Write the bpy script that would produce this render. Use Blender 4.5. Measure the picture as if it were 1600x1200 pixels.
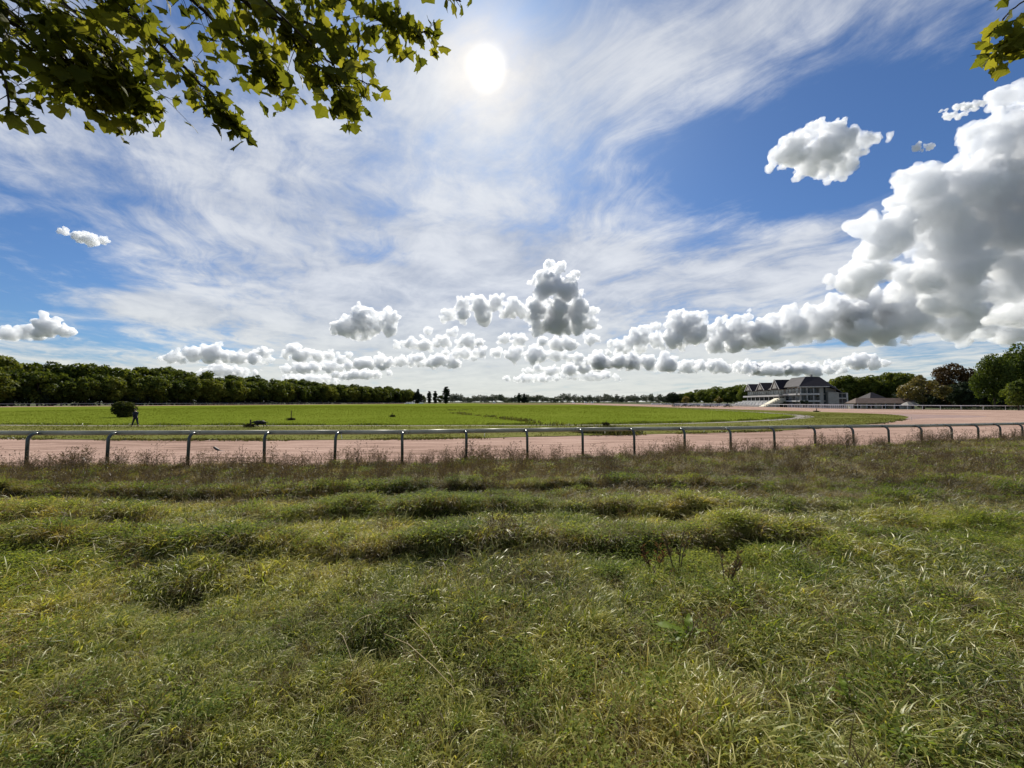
import bpy, bmesh, math, random
import numpy as np
from mathutils import Vector, Matrix, Euler

for o in list(bpy.data.objects):
    bpy.data.objects.remove(o, do_unlink=True)
scene = bpy.context.scene
COL = scene.collection
R = math.radians

# ------------------------------------------------------------------ camera
FPX = 624.0                      # focal length in pixels of the 1600 px wide photograph (ultra-wide phone lens)
EYE = 2.2                        # lens height above the track, metres
PITCH = math.atan(28 / FPX)
cam_data = bpy.data.cameras.new('camera')
cam_data.sensor_width = 36.0
cam_data.lens = 36.0 * FPX / 1600.0
cam_data.clip_start = 0.05
cam_data.clip_end = 20000
cam = bpy.data.objects.new('camera', cam_data)
COL.objects.link(cam)
cam.location = (0, 0, EYE)
cam.rotation_euler = (math.pi / 2 + PITCH, 0, 0)
scene.camera = cam

def ray(px, py):
    """direction in the world of a point of the photograph (camera looks along +Y)"""
    u, v = (px - 800) / FPX, (600 - py) / FPX
    return Vector((u, math.cos(PITCH) - v * math.sin(PITCH), math.sin(PITCH) + v * math.cos(PITCH)))

def at(px, py, depth):
    """world point seen at (px, py), DEPTH metres ahead of the lens"""
    d = ray(px, py)
    return Vector((0, 0, EYE)) + d * (depth / d.y)

def gx(px, depth):
    return (px - 800) / FPX * depth

def on_ground(px, py, z=0.0):
    d = ray(px, py)
    t = (z - EYE) / d.z
    return Vector((d.x * t, d.y * t, z))

def angles(px, py):
    d = ray(px, py)
    return math.degrees(math.atan2(d.x, d.y)), math.degrees(math.atan2(d.z, math.hypot(d.x, d.y)))

# ------------------------------------------------------------------ sun, exposure
SUN_AZ, SUN_EL = angles(761, 106)
sun_data = bpy.data.lights.new('sun', 'SUN')
sun_data.energy = 5.0
sun_data.angle = R(0.5)
sun_data.color = (1.0, 0.94, 0.84)
sun = bpy.data.objects.new('sun', sun_data)
COL.objects.link(sun)
sun_dir = Vector((math.sin(R(SUN_AZ)) * math.cos(R(SUN_EL)), math.cos(R(SUN_AZ)) * math.cos(R(SUN_EL)), math.sin(R(SUN_EL))))
sun.rotation_euler = (-sun_dir).to_track_quat('-Z', 'Y').to_euler()
sun.location = sun_dir * 60
vs = scene.view_settings
vs.view_transform = 'Standard'
vs.look = 'None'
vs.exposure = 0.40
vs.gamma = 1.0
vs.use_curve_mapping = False

# ------------------------------------------------------------------ node shorthand
class Sock:
    """a socket with arithmetic: every operation adds one Math / Vector Math node"""
    def __init__(s, nb, sock, vec=False):
        s.nb, s.s, s.vec = nb, sock, vec
    def __add__(a, b): return a.nb.op('ADD', a, b)
    def __radd__(a, b): return a.nb.op('ADD', a, b)
    def __sub__(a, b): return a.nb.op('SUBTRACT', a, b)
    def __rsub__(a, b): return a.nb.op('SUBTRACT', b, a)
    def __mul__(a, b): return a.nb.op('MULTIPLY', a, b)
    def __rmul__(a, b): return a.nb.op('MULTIPLY', a, b)
    def __truediv__(a, b): return a.nb.op('DIVIDE', a, b)

class NB:
    def __init__(s, tree):
        s.t = tree
        s.n = tree.nodes
        s.l = tree.links
    def put(s, inp, v):
        if isinstance(v, Sock): s.l.new(v.s, inp)
        elif v is not None:
            if isinstance(v, (int, float)) and hasattr(inp.default_value, '__len__'):
                v = (v,) * len(inp.default_value)
            elif isinstance(v, tuple) and hasattr(inp.default_value, '__len__') and len(inp.default_value) == 4 and len(v) == 3:
                v = v + (1.0,)
            inp.default_value = v
    def node(s, typ, ins=None, **props):
        n = s.n.new(typ)
        for k, v in props.items(): setattr(n, k, v)
        for k, v in (ins or {}).items(): s.put(n.inputs[k], v)
        return n
    def op(s, op, a, b=None, c=None, clamp=False):
        vec = any((isinstance(q, Sock) and q.vec) or isinstance(q, tuple) for q in (a, b, c))
        n = s.n.new('ShaderNodeVectorMath' if vec else 'ShaderNodeMath')
        n.operation = op
        if not vec: n.use_clamp = clamp
        for i, q in enumerate((a, b, c)):
            if q is not None: s.put(n.inputs[i], q)
        if vec and op in ('LENGTH', 'DOT_PRODUCT', 'DISTANCE'):
            return Sock(s, n.outputs['Value'], False)
        return Sock(s, n.outputs[0], vec)
    def smooth(s, v, a, b, lo=0.0, hi=1.0, kind='SMOOTHSTEP'):
        n = s.node('ShaderNodeMapRange', interpolation_type=kind)
        for k, q in (('Value', v), ('From Min', a), ('From Max', b), ('To Min', lo), ('To Max', hi)): s.put(n.inputs[k], q)
        return Sock(s, n.outputs['Result'])
    def mix(s, fac, a, b, blend='MIX'):
        n = s.node('ShaderNodeMix', data_type='RGBA', blend_type=blend)
        s.put(n.inputs[0], fac); s.put(n.inputs[6], a); s.put(n.inputs[7], b)
        return Sock(s, n.outputs[2], True)
    def noise(s, vec, scale, detail=3.0, rough=0.5, dist=0.0, lac=2.0, dims='3D', color=False, kind='FBM'):
        n = s.node('ShaderNodeTexNoise', noise_dimensions=dims, noise_type=kind)
        if vec is not None: s.put(n.inputs['Vector'], vec)
        for k, q in (('Scale', scale), ('Detail', detail), ('Roughness', rough), ('Distortion', dist), ('Lacunarity', lac)): s.put(n.inputs[k], q)
        return Sock(s, n.outputs['Color'], True) if color else Sock(s, n.outputs[0])
    def sep(s, v):
        n = s.node('ShaderNodeSeparateXYZ'); s.put(n.inputs[0], v)
        return [Sock(s, o) for o in n.outputs]
    def comb(s, x, y, z=0.0):
        n = s.node('ShaderNodeCombineXYZ')
        for i, q in enumerate((x, y, z)): s.put(n.inputs[i], q)
        return Sock(s, n.outputs[0], True)
    def ramp(s, v, stops, interp='LINEAR'):
        n = s.node('ShaderNodeValToRGB'); s.put(n.inputs[0], v)
        cr = n.color_ramp; cr.interpolation = interp
        while len(cr.elements) < len(stops): cr.elements.new(0.5)
        for e, (p, c) in zip(cr.elements, stops):
            e.position = p; e.color = c if len(c) == 4 else (*c, 1)
        return Sock(s, n.outputs[0], True)
# ------------------------------------------------------------------ world: Nishita sky, high cirrus, cumulus
SKY_STRENGTH = 0.080
world = bpy.data.worlds.new('World')
scene.world = world
world.use_nodes = True
world.node_tree.nodes.clear()
W = NB(world.node_tree)
K = 1.0 / SKY_STRENGTH
nish = W.node('ShaderNodeTexSky', sky_type='NISHITA', sun_disc=False, sun_elevation=R(SUN_EL), sun_rotation=R(SUN_AZ),
              altitude=50.0, air_density=1.0, dust_density=0.6, ozone_density=2.0)
skycol = Sock(W, nish.outputs[0], True)
dvec = Sock(W, W.node('ShaderNodeTexCoord').outputs['Generated'], True)
dx, dy, dz = W.sep(dvec)
az = W.op('ARCTAN2', dx, dy) * 57.29578
el = W.op('ARCSINE', dz) * 57.29578
P = W.comb(az, el, 0.0)

def blob_deg(b):
    cx, cy, rw, ru, rd = b
    a0, e0 = angles(cx, cy)
    aw = (angles(cx + rw, cy)[0] - angles(cx - rw, cy)[0]) / 2
    eu = angles(cx, cy - ru)[1] - e0
    ed = e0 - angles(cx, cy + rd)[1]
    return a0, e0, aw, eu, ed

# cirrus: a sheet high above, streaked, thick in some quarters and torn in others
pl = W.comb(dx / W.op('MAXIMUM', dz + 0.10, 0.02), dy / W.op('MAXIMUM', dz + 0.10, 0.02), 0.0)
rot = W.node('ShaderNodeVectorRotate', rotation_type='Z_AXIS'); W.put(rot.inputs['Vector'], pl); rot.inputs['Angle'].default_value = R(-33)
plr = Sock(W, rot.outputs[0], True)
cw = W.noise(plr, 0.9, 3.0, 0.55, color=True) - (0.5, 0.5, 0.5)
streak = W.noise((plr + cw * 0.9) * (2.6, 0.75, 1.0), 1.0, 8.0, 0.67, 0.3)
puffy = W.noise(plr + cw * 0.5, 2.2, 8.0, 0.60, 0.2)
mott = W.noise(plr * (1.3, 1.0, 1.0), 7.0, 4.0, 0.6)
COVER = [  # + thick veil, - clear blue
    (700, 330, 420, 260, 160, 0.75), (620, 430, 330, 90, 90, 0.55), (1180, 30, 450, 110, 130, 0.85), (1000, 430, 260, 70, 70, 0.5), (1240, 425, 200, 55, 55, 0.65), (140, 320, 190, 100, 100, 0.22), (700, 60, 300, 120, 160, 0.35),
    (250, 220, 330, 80, 90, 0.40), (90, 270, 60, 60, 60, 0.25), (240, 480, 130, 22, 24, 0.9), (1310, 350, 140, 40, 40, 0.45), (800, 605, 1000, 95, 60, 1.15), (720, 520, 480, 110, 80, 0.55), (150, 590, 200, 40, 30, 0.35),
    (1130, 230, 190, 110, 120, -0.75), (1400, 170, 260, 60, 160, -0.65), (40, 400, 180, 120, 130, -0.62), (640, 400, 130, 22, 22, -0.5),
    (250, 540, 160, 30, 25, -0.6),
]
cov = None
for c in COVER:
    a0, e0, aw, eu, ed = blob_deg(c[:5])
    v = W.op('MULTIPLY_ADD', P, (1 / aw, 1 / eu, 0.0), (-a0 / aw, -e0 / eu, 0.0))
    v = W.op('MAXIMUM', v, v * (-1.0, -eu / ed, 0.0))
    g = W.smooth(W.op('LENGTH', v), 0.0, 1.7, c[5], 0.0)
    cov = g if cov is None else cov + g
behind = W.smooth(W.op('ABSOLUTE', az), 60.0, 110.0, 0.0, 0.35)   # the veil goes on all round
cov = cov + behind
veil = cov * 0.62 + (streak - 0.5) * 1.55 + (puffy - 0.5) * 1.25 + (mott - 0.5) * 0.45 + 0.10
calpha = W.smooth(veil, -0.05, 0.78) * 0.93 * W.smooth(el, -1.0, 0.0)
warm = W.smooth(el, 0.0, 16.0, 1.0, 0.0)
cir_shade = W.smooth(puffy * 0.6 + streak * 0.4, 0.32, 0.66)
cir = W.mix(cir_shade, (0.315 * K, 0.355 * K, 0.44 * K), (0.60 * K, 0.62 * K, 0.655 * K))
cir = W.mix(warm * 0.75, cir, (0.60 * K, 0.605 * K, 0.545 * K))
tint = W.mix(1.0, skycol, (0.40, 0.585, 0.83), 'MULTIPLY')
sky1 = W.mix(calpha, tint, cir)
# the sun behind the veil: disc and aureole
cosang = W.op('DOT_PRODUCT', dvec, (sun_dir.x, sun_dir.y, sun_dir.z))
ang = W.op('ARCCOSINE', W.op('MINIMUM', cosang, 0.9999999)) * 57.29578
wob = W.noise(dvec, 16.0, 3.0, 0.6)
disc = W.smooth(ang + (wob - 0.5) * 1.0, 0.0, 2.9, 1.0, 0.0)
halo = W.smooth(ang, 0.3, 9.0, 1.0, 0.0, 'SMOOTHERSTEP')
halo2 = W.smooth(ang, 0.0, 30.0, 1.0, 0.0)
glow = W.mix(1.0, W.mix(disc, (0.0, 0.0, 0.0), (0.55 * K, 0.51 * K, 0.43 * K)), W.mix(halo, (0, 0, 0), (0.24 * K, 0.18 * K, 0.085 * K)), 'ADD')
glow = W.mix(1.0, glow, W.mix(halo2, (0, 0, 0), (0.04 * K, 0.037 * K, 0.029 * K)), 'ADD')
sky3 = W.mix(1.0, sky1, glow, 'ADD')
bg = W.node('ShaderNodeBackground', {'Color': sky3, 'Strength': SKY_STRENGTH})
wout = W.node('ShaderNodeOutputWorld')
world.node_tree.links.new(bg.outputs[0], wout.inputs[0])
world.cycles.sampling_method = 'NONE'
scene.cycles.use_denoising = True
scene.cycles.use_adaptive_sampling = True
scene.cycles.adaptive_threshold = 0.025
scene.cycles.max_bounces = 10
scene.cycles.diffuse_bounces = 1
scene.cycles.glossy_bounces = 2
scene.cycles.transmission_bounces = 4
scene.cycles.transparent_max_bounces = 10
scene.cycles.caustics_reflective = False
scene.cycles.caustics_refractive = False
# ------------------------------------------------------------------ object helpers
def tag(o, label=None, cat=None, group=None, kind=None):
    for k, v in (('label', label), ('category', cat), ('group', group), ('kind', kind)):
        if v: o[k] = v
    return o

def empty(name, loc=(0, 0, 0), rz=0.0):
    o = bpy.data.objects.new(name, None); COL.objects.link(o)
    o.empty_display_size = 0.2
    o.location = loc; o.rotation_euler = (0, 0, rz)
    return o

def link(name, me, parent=None, loc=None):
    o = bpy.data.objects.new(name, me); COL.objects.link(o)
    if parent: o.parent = parent
    if loc is not None: o.location = loc
    return o

class MB:
    """collects simple solids, builds ONE mesh object"""
    def __init__(s): s.v = []; s.f = []
    def raw(s, v, f):
        n = len(s.v); s.v += [tuple(q) for q in v]; s.f += [tuple(i + n for i in q) for q in f]; return s
    def box(s, x0, x1, y0, y1, z0, z1):
        return s.raw([(x0, y0, z0), (x1, y0, z0), (x1, y1, z0), (x0, y1, z0), (x0, y0, z1), (x1, y0, z1), (x1, y1, z1), (x0, y1, z1)],
                     [(0, 3, 2, 1), (4, 5, 6, 7), (0, 1, 5, 4), (1, 2, 6, 5), (2, 3, 7, 6), (3, 0, 4, 7)])
    def tube(s, pts, rads, n=8, caps=True):
        pts = [Vector(p) for p in pts]
        if not hasattr(rads, '__len__'): rads = [rads] * len(pts)
        rings = []
        up = Vector((0, 0, 1))
        prev = None
        for i, p in enumerate(pts):
            t = (pts[min(i + 1, len(pts) - 1)] - pts[max(i - 1, 0)]).normalized()
            if prev is None:
                a = t.cross(up)
                if a.length < 1e-3: a = t.cross(Vector((1, 0, 0)))
            else:
                a = prev - t * prev.dot(t)
            a.normalize(); prev = a
            b = t.cross(a)
            rings.append([p + (a * math.cos(2 * math.pi * k / n) + b * math.sin(2 * math.pi * k / n)) * rads[i] for k in range(n)])
        v = [q for r in rings for q in r]; f = []
        for i in range(len(pts) - 1):
            for k in range(n):
                f.append((i * n + k, i * n + (k + 1) % n, (i + 1) * n + (k + 1) % n, (i + 1) * n + k))
        if caps:
            f.append(tuple(range(n - 1, -1, -1))); f.append(tuple(range((len(pts) - 1) * n, len(pts) * n)))
        return s.raw(v, f)
    def prism(s, poly, axis, d0, d1):
        """poly in the plane across AXIS (0 x: (y,z); 1 y: (x,z); 2 z: (x,y)), extruded from d0 to d1"""
        def pt(q, d): return [(d, q[0], q[1]), (q[0], d, q[1]), (q[0], q[1], d)][axis]
        n = len(poly)
        v = [pt(q, d0) for q in poly] + [pt(q, d1) for q in poly]
        f = [tuple(range(n - 1, -1, -1)), tuple(range(n, 2 * n))] + [(i, (i + 1) % n, n + (i + 1) % n, n + i) for i in range(n)]
        return s.raw(v, f)
    def mesh(s, name, mat, smooth=False):
        me = bpy.data.meshes.new(name); me.from_pydata(s.v, [], s.f)
        bm = bmesh.new(); bm.from_mesh(me); bmesh.ops.recalc_face_normals(bm, faces=bm.faces); bm.to_mesh(me); bm.free()
        if mat: me.materials.append(mat)
        if smooth: me.polygons.foreach_set('use_smooth', [True] * len(me.polygons))
        me.update(); return me
    def build(s, name, mat, parent=None, loc=None, smooth=False):
        return link(name, s.mesh(name, mat, smooth), parent, loc)

def np_mesh(name, V, F, mat=None, smooth=False):
    """V (n,3), F (m,k) arrays of one polygon size"""
    me = bpy.data.meshes.new(name)
    V = np.asarray(V, dtype=np.float32); F = np.asarray(F, dtype=np.int32)
    me.vertices.add(len(V)); me.vertices.foreach_set('co', V.ravel())
    me.loops.add(F.size); me.loops.foreach_set('vertex_index', F.ravel())
    me.polygons.add(len(F)); me.polygons.foreach_set('loop_start', np.arange(len(F), dtype=np.int32) * F.shape[1])
    if smooth: me.polygons.foreach_set('use_smooth', np.ones(len(F), dtype=bool))
    me.update(calc_edges=True)
    if mat: me.materials.append(mat)
    return me

def catmull(pts, per=8, closed=False):
    pts = [Vector(p) for p in pts]; n = len(pts); out = []
    rng = range(n if closed else n - 1)
    for i in rng:
        g = lambda k: pts[k % n] if closed else pts[min(max(k, 0), n - 1)]
        p0, p1, p2, p3 = g(i - 1), g(i), g(i + 1), g(i + 2)
        for j in range(per):
            t = j / per
            out.append(0.5 * ((2 * p1) + (p2 - p0) * t + (2 * p0 - 5 * p1 + 4 * p2 - p3) * t * t + (3 * p1 - p0 - 3 * p2 + p3) * t ** 3))
    if not closed: out.append(pts[-1])
    return out

# ------------------------------------------------------------------ materials
def newmat(name):
    m = bpy.data.materials.new(name); m.use_nodes = True
    m.node_tree.nodes.clear()
    B = NB(m.node_tree)
    B.out = B.node('ShaderNodeOutputMaterial')
    return m, B

def finish(B, sh):
    B.l.new(sh.outputs[0], B.out.inputs['Surface'])

def plain(name, col, rough=0.6, var=0.12, scale=3.0, spec=0.3, metal=0.0, bump=0.0, dirt=None):
    m, B = newmat(name)
    gp = Sock(B, B.node('ShaderNodeNewGeometry').outputs['Position'], True)
    n = B.noise(gp, scale, 5, 0.6)
    c = B.mix(B.smooth(n, 0.3, 0.7), tuple(q * (1 - var) for q in col), tuple(min(1, q * (1 + var)) for q in col))
    if dirt:
        c = B.mix(B.smooth(B.noise(gp, scale * 0.35, 4, 0.65), 0.48, 0.75) * 0.6, c, dirt)
    ins = {'Base Color': c, 'Roughness': rough, 'Specular IOR Level': spec, 'Metallic': metal}
    p = B.node('ShaderNodeBsdfPrincipled', ins)
    if bump:
        b = B.node('ShaderNodeBump', {'Strength': bump, 'Distance': 0.02, 'Height': n}); B.l.new(b.outputs[0], p.inputs['Normal'])
    finish(B, p)
    return m

def leafmat(name, cols, transl=0.4, rough=0.45, spec=0.35, scale=0.25, spread=0.35, gloss_var=True):
    """foliage: colour by clump noise and by tree; light passes through"""
    m, B = newmat(name)
    gp = Sock(B, B.node('ShaderNodeNewGeometry').outputs['Position'], True)
    rnd = Sock(B, B.node('ShaderNodeObjectInfo').outputs['Random'])
    isl = Sock(B, B.node('ShaderNodeNewGeometry').outputs['Random Per Island'])
    v = B.noise(gp, scale, 3, 0.55) * 0.9 + (isl - 0.5) * spread + (rnd - 0.5) * 0.45
    c = B.ramp(v, [(0.15, cols[0]), (0.45, cols[1]), (0.75, cols[2])])
    p = B.node('ShaderNodeBsdfPrincipled', {'Base Color': c, 'Roughness': rough, 'Specular IOR Level': spec})
    t = B.node('ShaderNodeBsdfTranslucent', {'Color': B.mix(1.0, c, (1.25, 1.15, 0.55), 'MULTIPLY')})
    mx = B.node('ShaderNodeMixShader', {0: transl}); B.l.new(p.outputs[0], mx.inputs[1]); B.l.new(t.outputs[0], mx.inputs[2])
    finish(B, mx)
    return m

def turf(name, cols, big, fine, bumpd=0.03, stretch=(1, 1, 1), streak=0.0):
    m, B = newmat(name)
    gp = Sock(B, B.node('ShaderNodeNewGeometry').outputs['Position'], True) * stretch
    a = B.noise(gp, big, 5, 0.6); b = B.noise(gp, fine, 4, 0.7); d = B.noise(gp, big * 0.22, 4, 0.55)
    v = a * 0.45 + b * 0.45 + d * 0.35 - 0.12
    c = B.ramp(v, [(0.30, cols[0]), (0.5, cols[1]), (0.70, cols[2])])
    p = B.node('ShaderNodeBsdfPrincipled', {'Base Color': c, 'Roughness': 1.0, 'Specular IOR Level': 0.0})
    bp = B.node('ShaderNodeBump', {'Strength': 0.9, 'Distance': bumpd, 'Height': b * 0.6 + a * 0.6}); B.l.new(bp.outputs[0], p.inputs['Normal'])
    finish(B, p)
    return m

M = {}
M['ground'] = turf('plain_grass', [(0.055, 0.068, 0.035), (0.085, 0.096, 0.055), (0.115, 0.12, 0.078)], 0.02, 0.6, 0.08)
M['meadow'] = turf('meadow_grass', [(0.080, 0.112, 0.011), (0.116, 0.148, 0.018), (0.155, 0.180, 0.030)], 0.045, 0.9, 0.05)
M['lawn'] = turf('mown_verge', [(0.075, 0.090, 0.022), (0.125, 0.130, 0.038), (0.180, 0.165, 0.068)], 0.25, 2.5, 0.04)
M['soil'] = turf('verge_soil', [(0.018, 0.018, 0.008), (0.04, 0.042, 0.016), (0.065, 0.06, 0.028)], 0.8, 9.0, 0.05)
M['drystrip'] = turf('dry_rough', [(0.10, 0.085, 0.04), (0.16, 0.13, 0.065), (0.20, 0.17, 0.09)], 0.05, 0.8, 0.06)

def track_mat():
    m, B = newmat('pink_sand')
    gp = Sock(B, B.node('ShaderNodeNewGeometry').outputs['Position'], True)
    w = B.noise(gp, 0.12, 3, 0.5) 
    x, y, z = B.sep(gp)
    # harrow lines follow the lap, nearly across the view on the near bend
    line = B.noise(B.comb(x * 0.10, y * 1.0 + w * 2.0 - x * 0.05, 0.0), 3.2, 4, 0.65)
    grain = B.noise(gp, 9.0, 3, 0.7)
    patch = B.noise(gp, 0.06, 4, 0.6)
    rut = B.smooth(B.op('ABSOLUTE', B.noise(B.comb(x * 0.05, y * 0.55 + w * 1.4, 0.0), 1.3, 2, 0.5) - 0.5), 0.0, 0.05)
    v = line * 0.60 + grain * 0.34 + patch * 0.42 + (rut - 1.0) * 0.10 - 0.155
    c = B.ramp(v, [(0.36, (0.190, 0.128, 0.100)), (0.5, (0.310, 0.213, 0.170)), (0.62, (0.420, 0.300, 0.245))])
    p = B.node('ShaderNodeBsdfPrincipled', {'Base Color': c, 'Roughness': 1.0, 'Specular IOR Level': 0.0})
    bp = B.node('ShaderNodeBump', {'Strength': 1.0, 'Distance': 0.035, 'Height': line * 0.7 + grain * 0.4}); B.l.new(bp.outputs[0], p.inputs['Normal'])
    finish(B, p)
    return m
M['track'] = track_mat()
M['path'] = plain('cinder_path', (0.21, 0.19, 0.165), 0.95, 0.25, 0.8, 0.1, bump=0.4)
M['damp'] = plain('damp_sand', (0.25, 0.175, 0.155), 0.95, 0.18, 0.5, 0.1, bump=0.4)

# ------------------------------------------------------------------ the setting: plain, track, infield
def sheet(name, poly, z, mat):
    me = bpy.data.meshes.new(name)
    me.from_pydata([(p[0], p[1], z) for p in poly], [], [tuple(range(len(poly)))])
    bm = bmesh.new(); bm.from_mesh(me)
    bmesh.ops.triangulate(bm, faces=bm.faces)
    for f in bm.faces:
        if f.normal.z < 0: f.normal_flip()
    bm.to_mesh(me); bm.free()
    me.materials.append(mat)
    return tag(link(name, me), kind='structure')

GS = 70000
tag(link('ground', np_mesh('ground', [(-GS, -GS, -0.30), (GS, -GS, -0.30), (GS, GS, -0.30), (-GS, GS, -0.30)], [(0, 1, 2, 3)], M['ground'])), kind='structure')

# posts of the near rail: photograph x of every post, depth read off the rail's fall and the posts' height
POST_X = [47, 172, 297, 416, 525, 630, 729, 824, 910, 990, 1068, 1140, 1208, 1271, 1331, 1386, 1437, 1484, 1525, 1560, 1594]
_zx = [-250, -100, 47, 630, 910, 1140, 1271, 1437, 1594, 1800]
_zz = [12.9, 12.6, 12.5, 13.2, 14.8, 16.5, 17.8, 19.8, 22.5, 28.0]
_rz = [1.28, 1.28, 1.285, 1.26, 1.24, 1.175, 1.155, 1.075, 1.03, 1.0]
POSTS = []
for px in [-203, -78] + POST_X + [1628, 1662, 1695]:
    d = float(np.interp(px, _zx, _zz))
    POSTS.append((gx(px, d), d, float(np.interp(px, _zx, _rz))))
fx_ = np.array([-400.0, -160, -60] + [p[0] for p in POSTS] + [60.0, 120, 300])
fy_ = np.array([90.0, 26, 13.6] + [p[1] for p in POSTS] + [38.0, 52, 66])
def fence_y(x): return np.interp(x, fx_, fy_)

outer = [(x, float(fence_y(x)) + 0.15) for x in np.linspace(-150, 60, 106)]
outer += [(120, 52), (300, 66), (300, 76), (220, 84), (150, 100)] + [(135, 105), (118, 115), (109, 125), (108, 140), (112, 180), (118, 230), (122, 300), (122, 720), (-100, 760), (-138, 520), (-196, 330), (-248, 190), (-262, 130), (-240, 80), (-200, 46)]
sheet('track', outer, 0.0, M['track'])
INNER = catmull([(-60, 30, 0), (-30, 24, 0), (-15, 23, 0), (-4, 24, 0), (6, 26.4, 0), (19, 30, 0), (28, 35, 0), (39, 42, 0), (50, 51, 0), (60, 61, 0), (67, 73, 0), (68.5, 88, 0), (66, 114, 0), (65, 160, 0), (64, 400, 0), (64, 700, 0),
                 (-60, 700, 0), (-117, 457, 0), (-218, 171, 0), (-222, 150, 0), (-190, 100, 0), (-130, 58, 0)], 10, True)
random.seed(5)
INNER = [p + Vector((random.uniform(-.12, .12), random.uniform(-.12, .12), 0)) for p in INNER]
sheet('infield', INNER, 0.025, M['lawn'])
sheet('damp_patch', [(p.x, p.y) for p in catmull([(50, 50.5, 0), (56, 54, 0), (66, 57, 0), (74, 63, 0), (72, 70, 0), (67, 72.5, 0), (60, 61.5, 0)], 6, True)], 0.006, M['damp'])
PATHC = catmull([(-195, 135, 0), (-160, 84, 0), (-100, 47, 0), (-48, 37.5, 0), (-20, 36.6, 0), (0, 37.0, 0), (12, 38.8, 0), (25, 44, 0), (38, 53.5, 0), (46.5, 65, 0), (51, 82, 0), (54, 108, 0), (55.5, 160, 0), (56, 420, 0)], 10)
def offset(pts, d):
    out = []
    for i, p in enumerate(pts):
        t = (pts[min(i + 1, len(pts) - 1)] - pts[max(i - 1, 0)]).normalized()
        out.append(p + Vector((-t.y, t.x, 0)) * d)
    return out
pw = [0.38 + 1.0 * math.exp(-((p.x - 46) ** 2 + (p.y - 66) ** 2) / 500) for p in PATHC]
pa = [offset(PATHC, w)[i] for i, w in enumerate(pw)]; pb = [offset(PATHC, -w)[i] for i, w in enumerate(pw)]
pv = [(p.x, p.y, 0.030) for p in pa] + [(p.x, p.y, 0.030) for p in pb]; n_ = len(pa)
tag(link('path', np_mesh('path', pv, [(i, n_ + i, n_ + i + 1, i + 1) for i in range(n_ - 1)], M['path'])), kind='structure')
random.seed(8)
MEAD = [p + Vector((random.uniform(-.25, .25), random.uniform(-.25, .25), 0)) for p in offset(PATHC, 1.1)] + [Vector((56, 640, 0)), Vector((-56, 640, 0)), Vector((-113, 455, 0)), Vector((-206, 170, 0))]
meadow = sheet('meadow', MEAD, 0.06, M['meadow'])
sheet('dry_strip', [(10, 300), (62, 300), (62, 690), (-50, 690), (-40, 430)], 0.075, M['drystrip'])

# the verge the photographer stands on: a bank falling to the rail, with old wheel ruts
def sstep(a, b, x):
    t = np.clip((x - a) / (b - a), 0, 1); return t * t * (3 - 2 * t)
def vnoise(x, y, s, seed):
    """cheap smooth value noise, vectorised"""
    xs, ys = x * s + seed * 17.3, y * s + seed * 9.1
    xi, yi = np.floor(xs), np.floor(ys); xf, yf = xs - xi, ys - yi
    def h(a, b):
        q = np.sin(a * 127.1 + b * 311.7 + seed * 3.3) * 43758.5453
        return q - np.floor(q)
    u, v = xf * xf * (3 - 2 * xf), yf * yf * (3 - 2 * yf)
    return (h(xi, yi) * (1 - u) + h(xi + 1, yi) * u) * (1 - v) + (h(xi, yi + 1) * (1 - u) + h(xi + 1, yi + 1) * u) * v
def ridge_lines(x):
    r1 = 4.55 + 0.05 * np.abs(x) ** 1.5 * (x > 0) + 0.10 * np.sin(x * 0.9) + 0.07 * np.sin(x * 2.3 + 1) + 0.05 * np.sin(x * 5.1)
    r2 = 6.15 + 0.035 * np.abs(x) ** 1.55 * (x > 0) - 0.05 * np.abs(x) * (x < 0) + 0.12 * np.sin(x * 0.7 + 2) + 0.08 * np.sin(x * 1.9) + 0.06 * np.sin(x * 4.3)
    r3 = 8.3 + 0.05 * x + 0.3 * np.sin(x * 0.5 + 1)
    return r1, r2, r3
def ridges(x, y):
    r1, r2, r3 = ridge_lines(x)
    out = 0
    for r, a, w0, w1 in ((r1, 0.12, 0.06, 0.8), (r2, 0.15, 0.08, 1.0), (r3, 0.16, 0.12, 1.4)):
        d = y - r
        fade = sstep(-9, -6, x) * (1 - sstep(2.6, 4.6, x)) if r is r1 else (1 - 0.85 * sstep(4, 7.5, x))
        out = out + a * fade * (sstep(-w0, w0, d) * (1 - sstep(w0, w1, d)) - 0.45 * sstep(-0.6, -0.15, d) * (1 - sstep(-0.15, 0.1, d))) * (0.5 + 0.9 * vnoise(x, y * 0.3, 0.9, 3))
    return out
HOLLOWS = ((-0.95, 2.75, 0.30), (-3.0, 3.55, 0.45), (5.2, 5.2, 0.55), (-4.6, 6.0, 0.5), (1.45, 2.55, 0.22))
def verge_z(x, y):
    x = np.asarray(x, dtype=float); y = np.asarray(y, dtype=float)
    yf = fence_y(x)
    t = y / yf
    z = 0.46 * (1 - sstep(0.22, 0.92, t)) + 0.07
    z = z + ridges(x, y) * (1 - sstep(0.8, 0.97, t))
    z = z + (vnoise(x, y, 0.9, 1) - 0.5) * 0.12 * (1 - sstep(0.75, 1.0, t)) + (vnoise(x, y, 2.3, 2) - 0.5) * 0.12
    for hx, hy, hr in HOLLOWS: z = z - 0.14 * np.exp(-((x - hx) / hr) ** 2 - ((y - hy) / (hr * 0.6)) ** 2)
    z = np.where(t > 1.0, z - (y - yf) * 0.9, z)
    return z
nx_, ny_ = 520, 240
gxs = np.concatenate([np.linspace(-60, -14, 90), np.linspace(-13.7, 16, 300), np.linspace(16.4, 56, 130)])
V = []
ys = np.linspace(0, 1, ny_) ** 1.25
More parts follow.
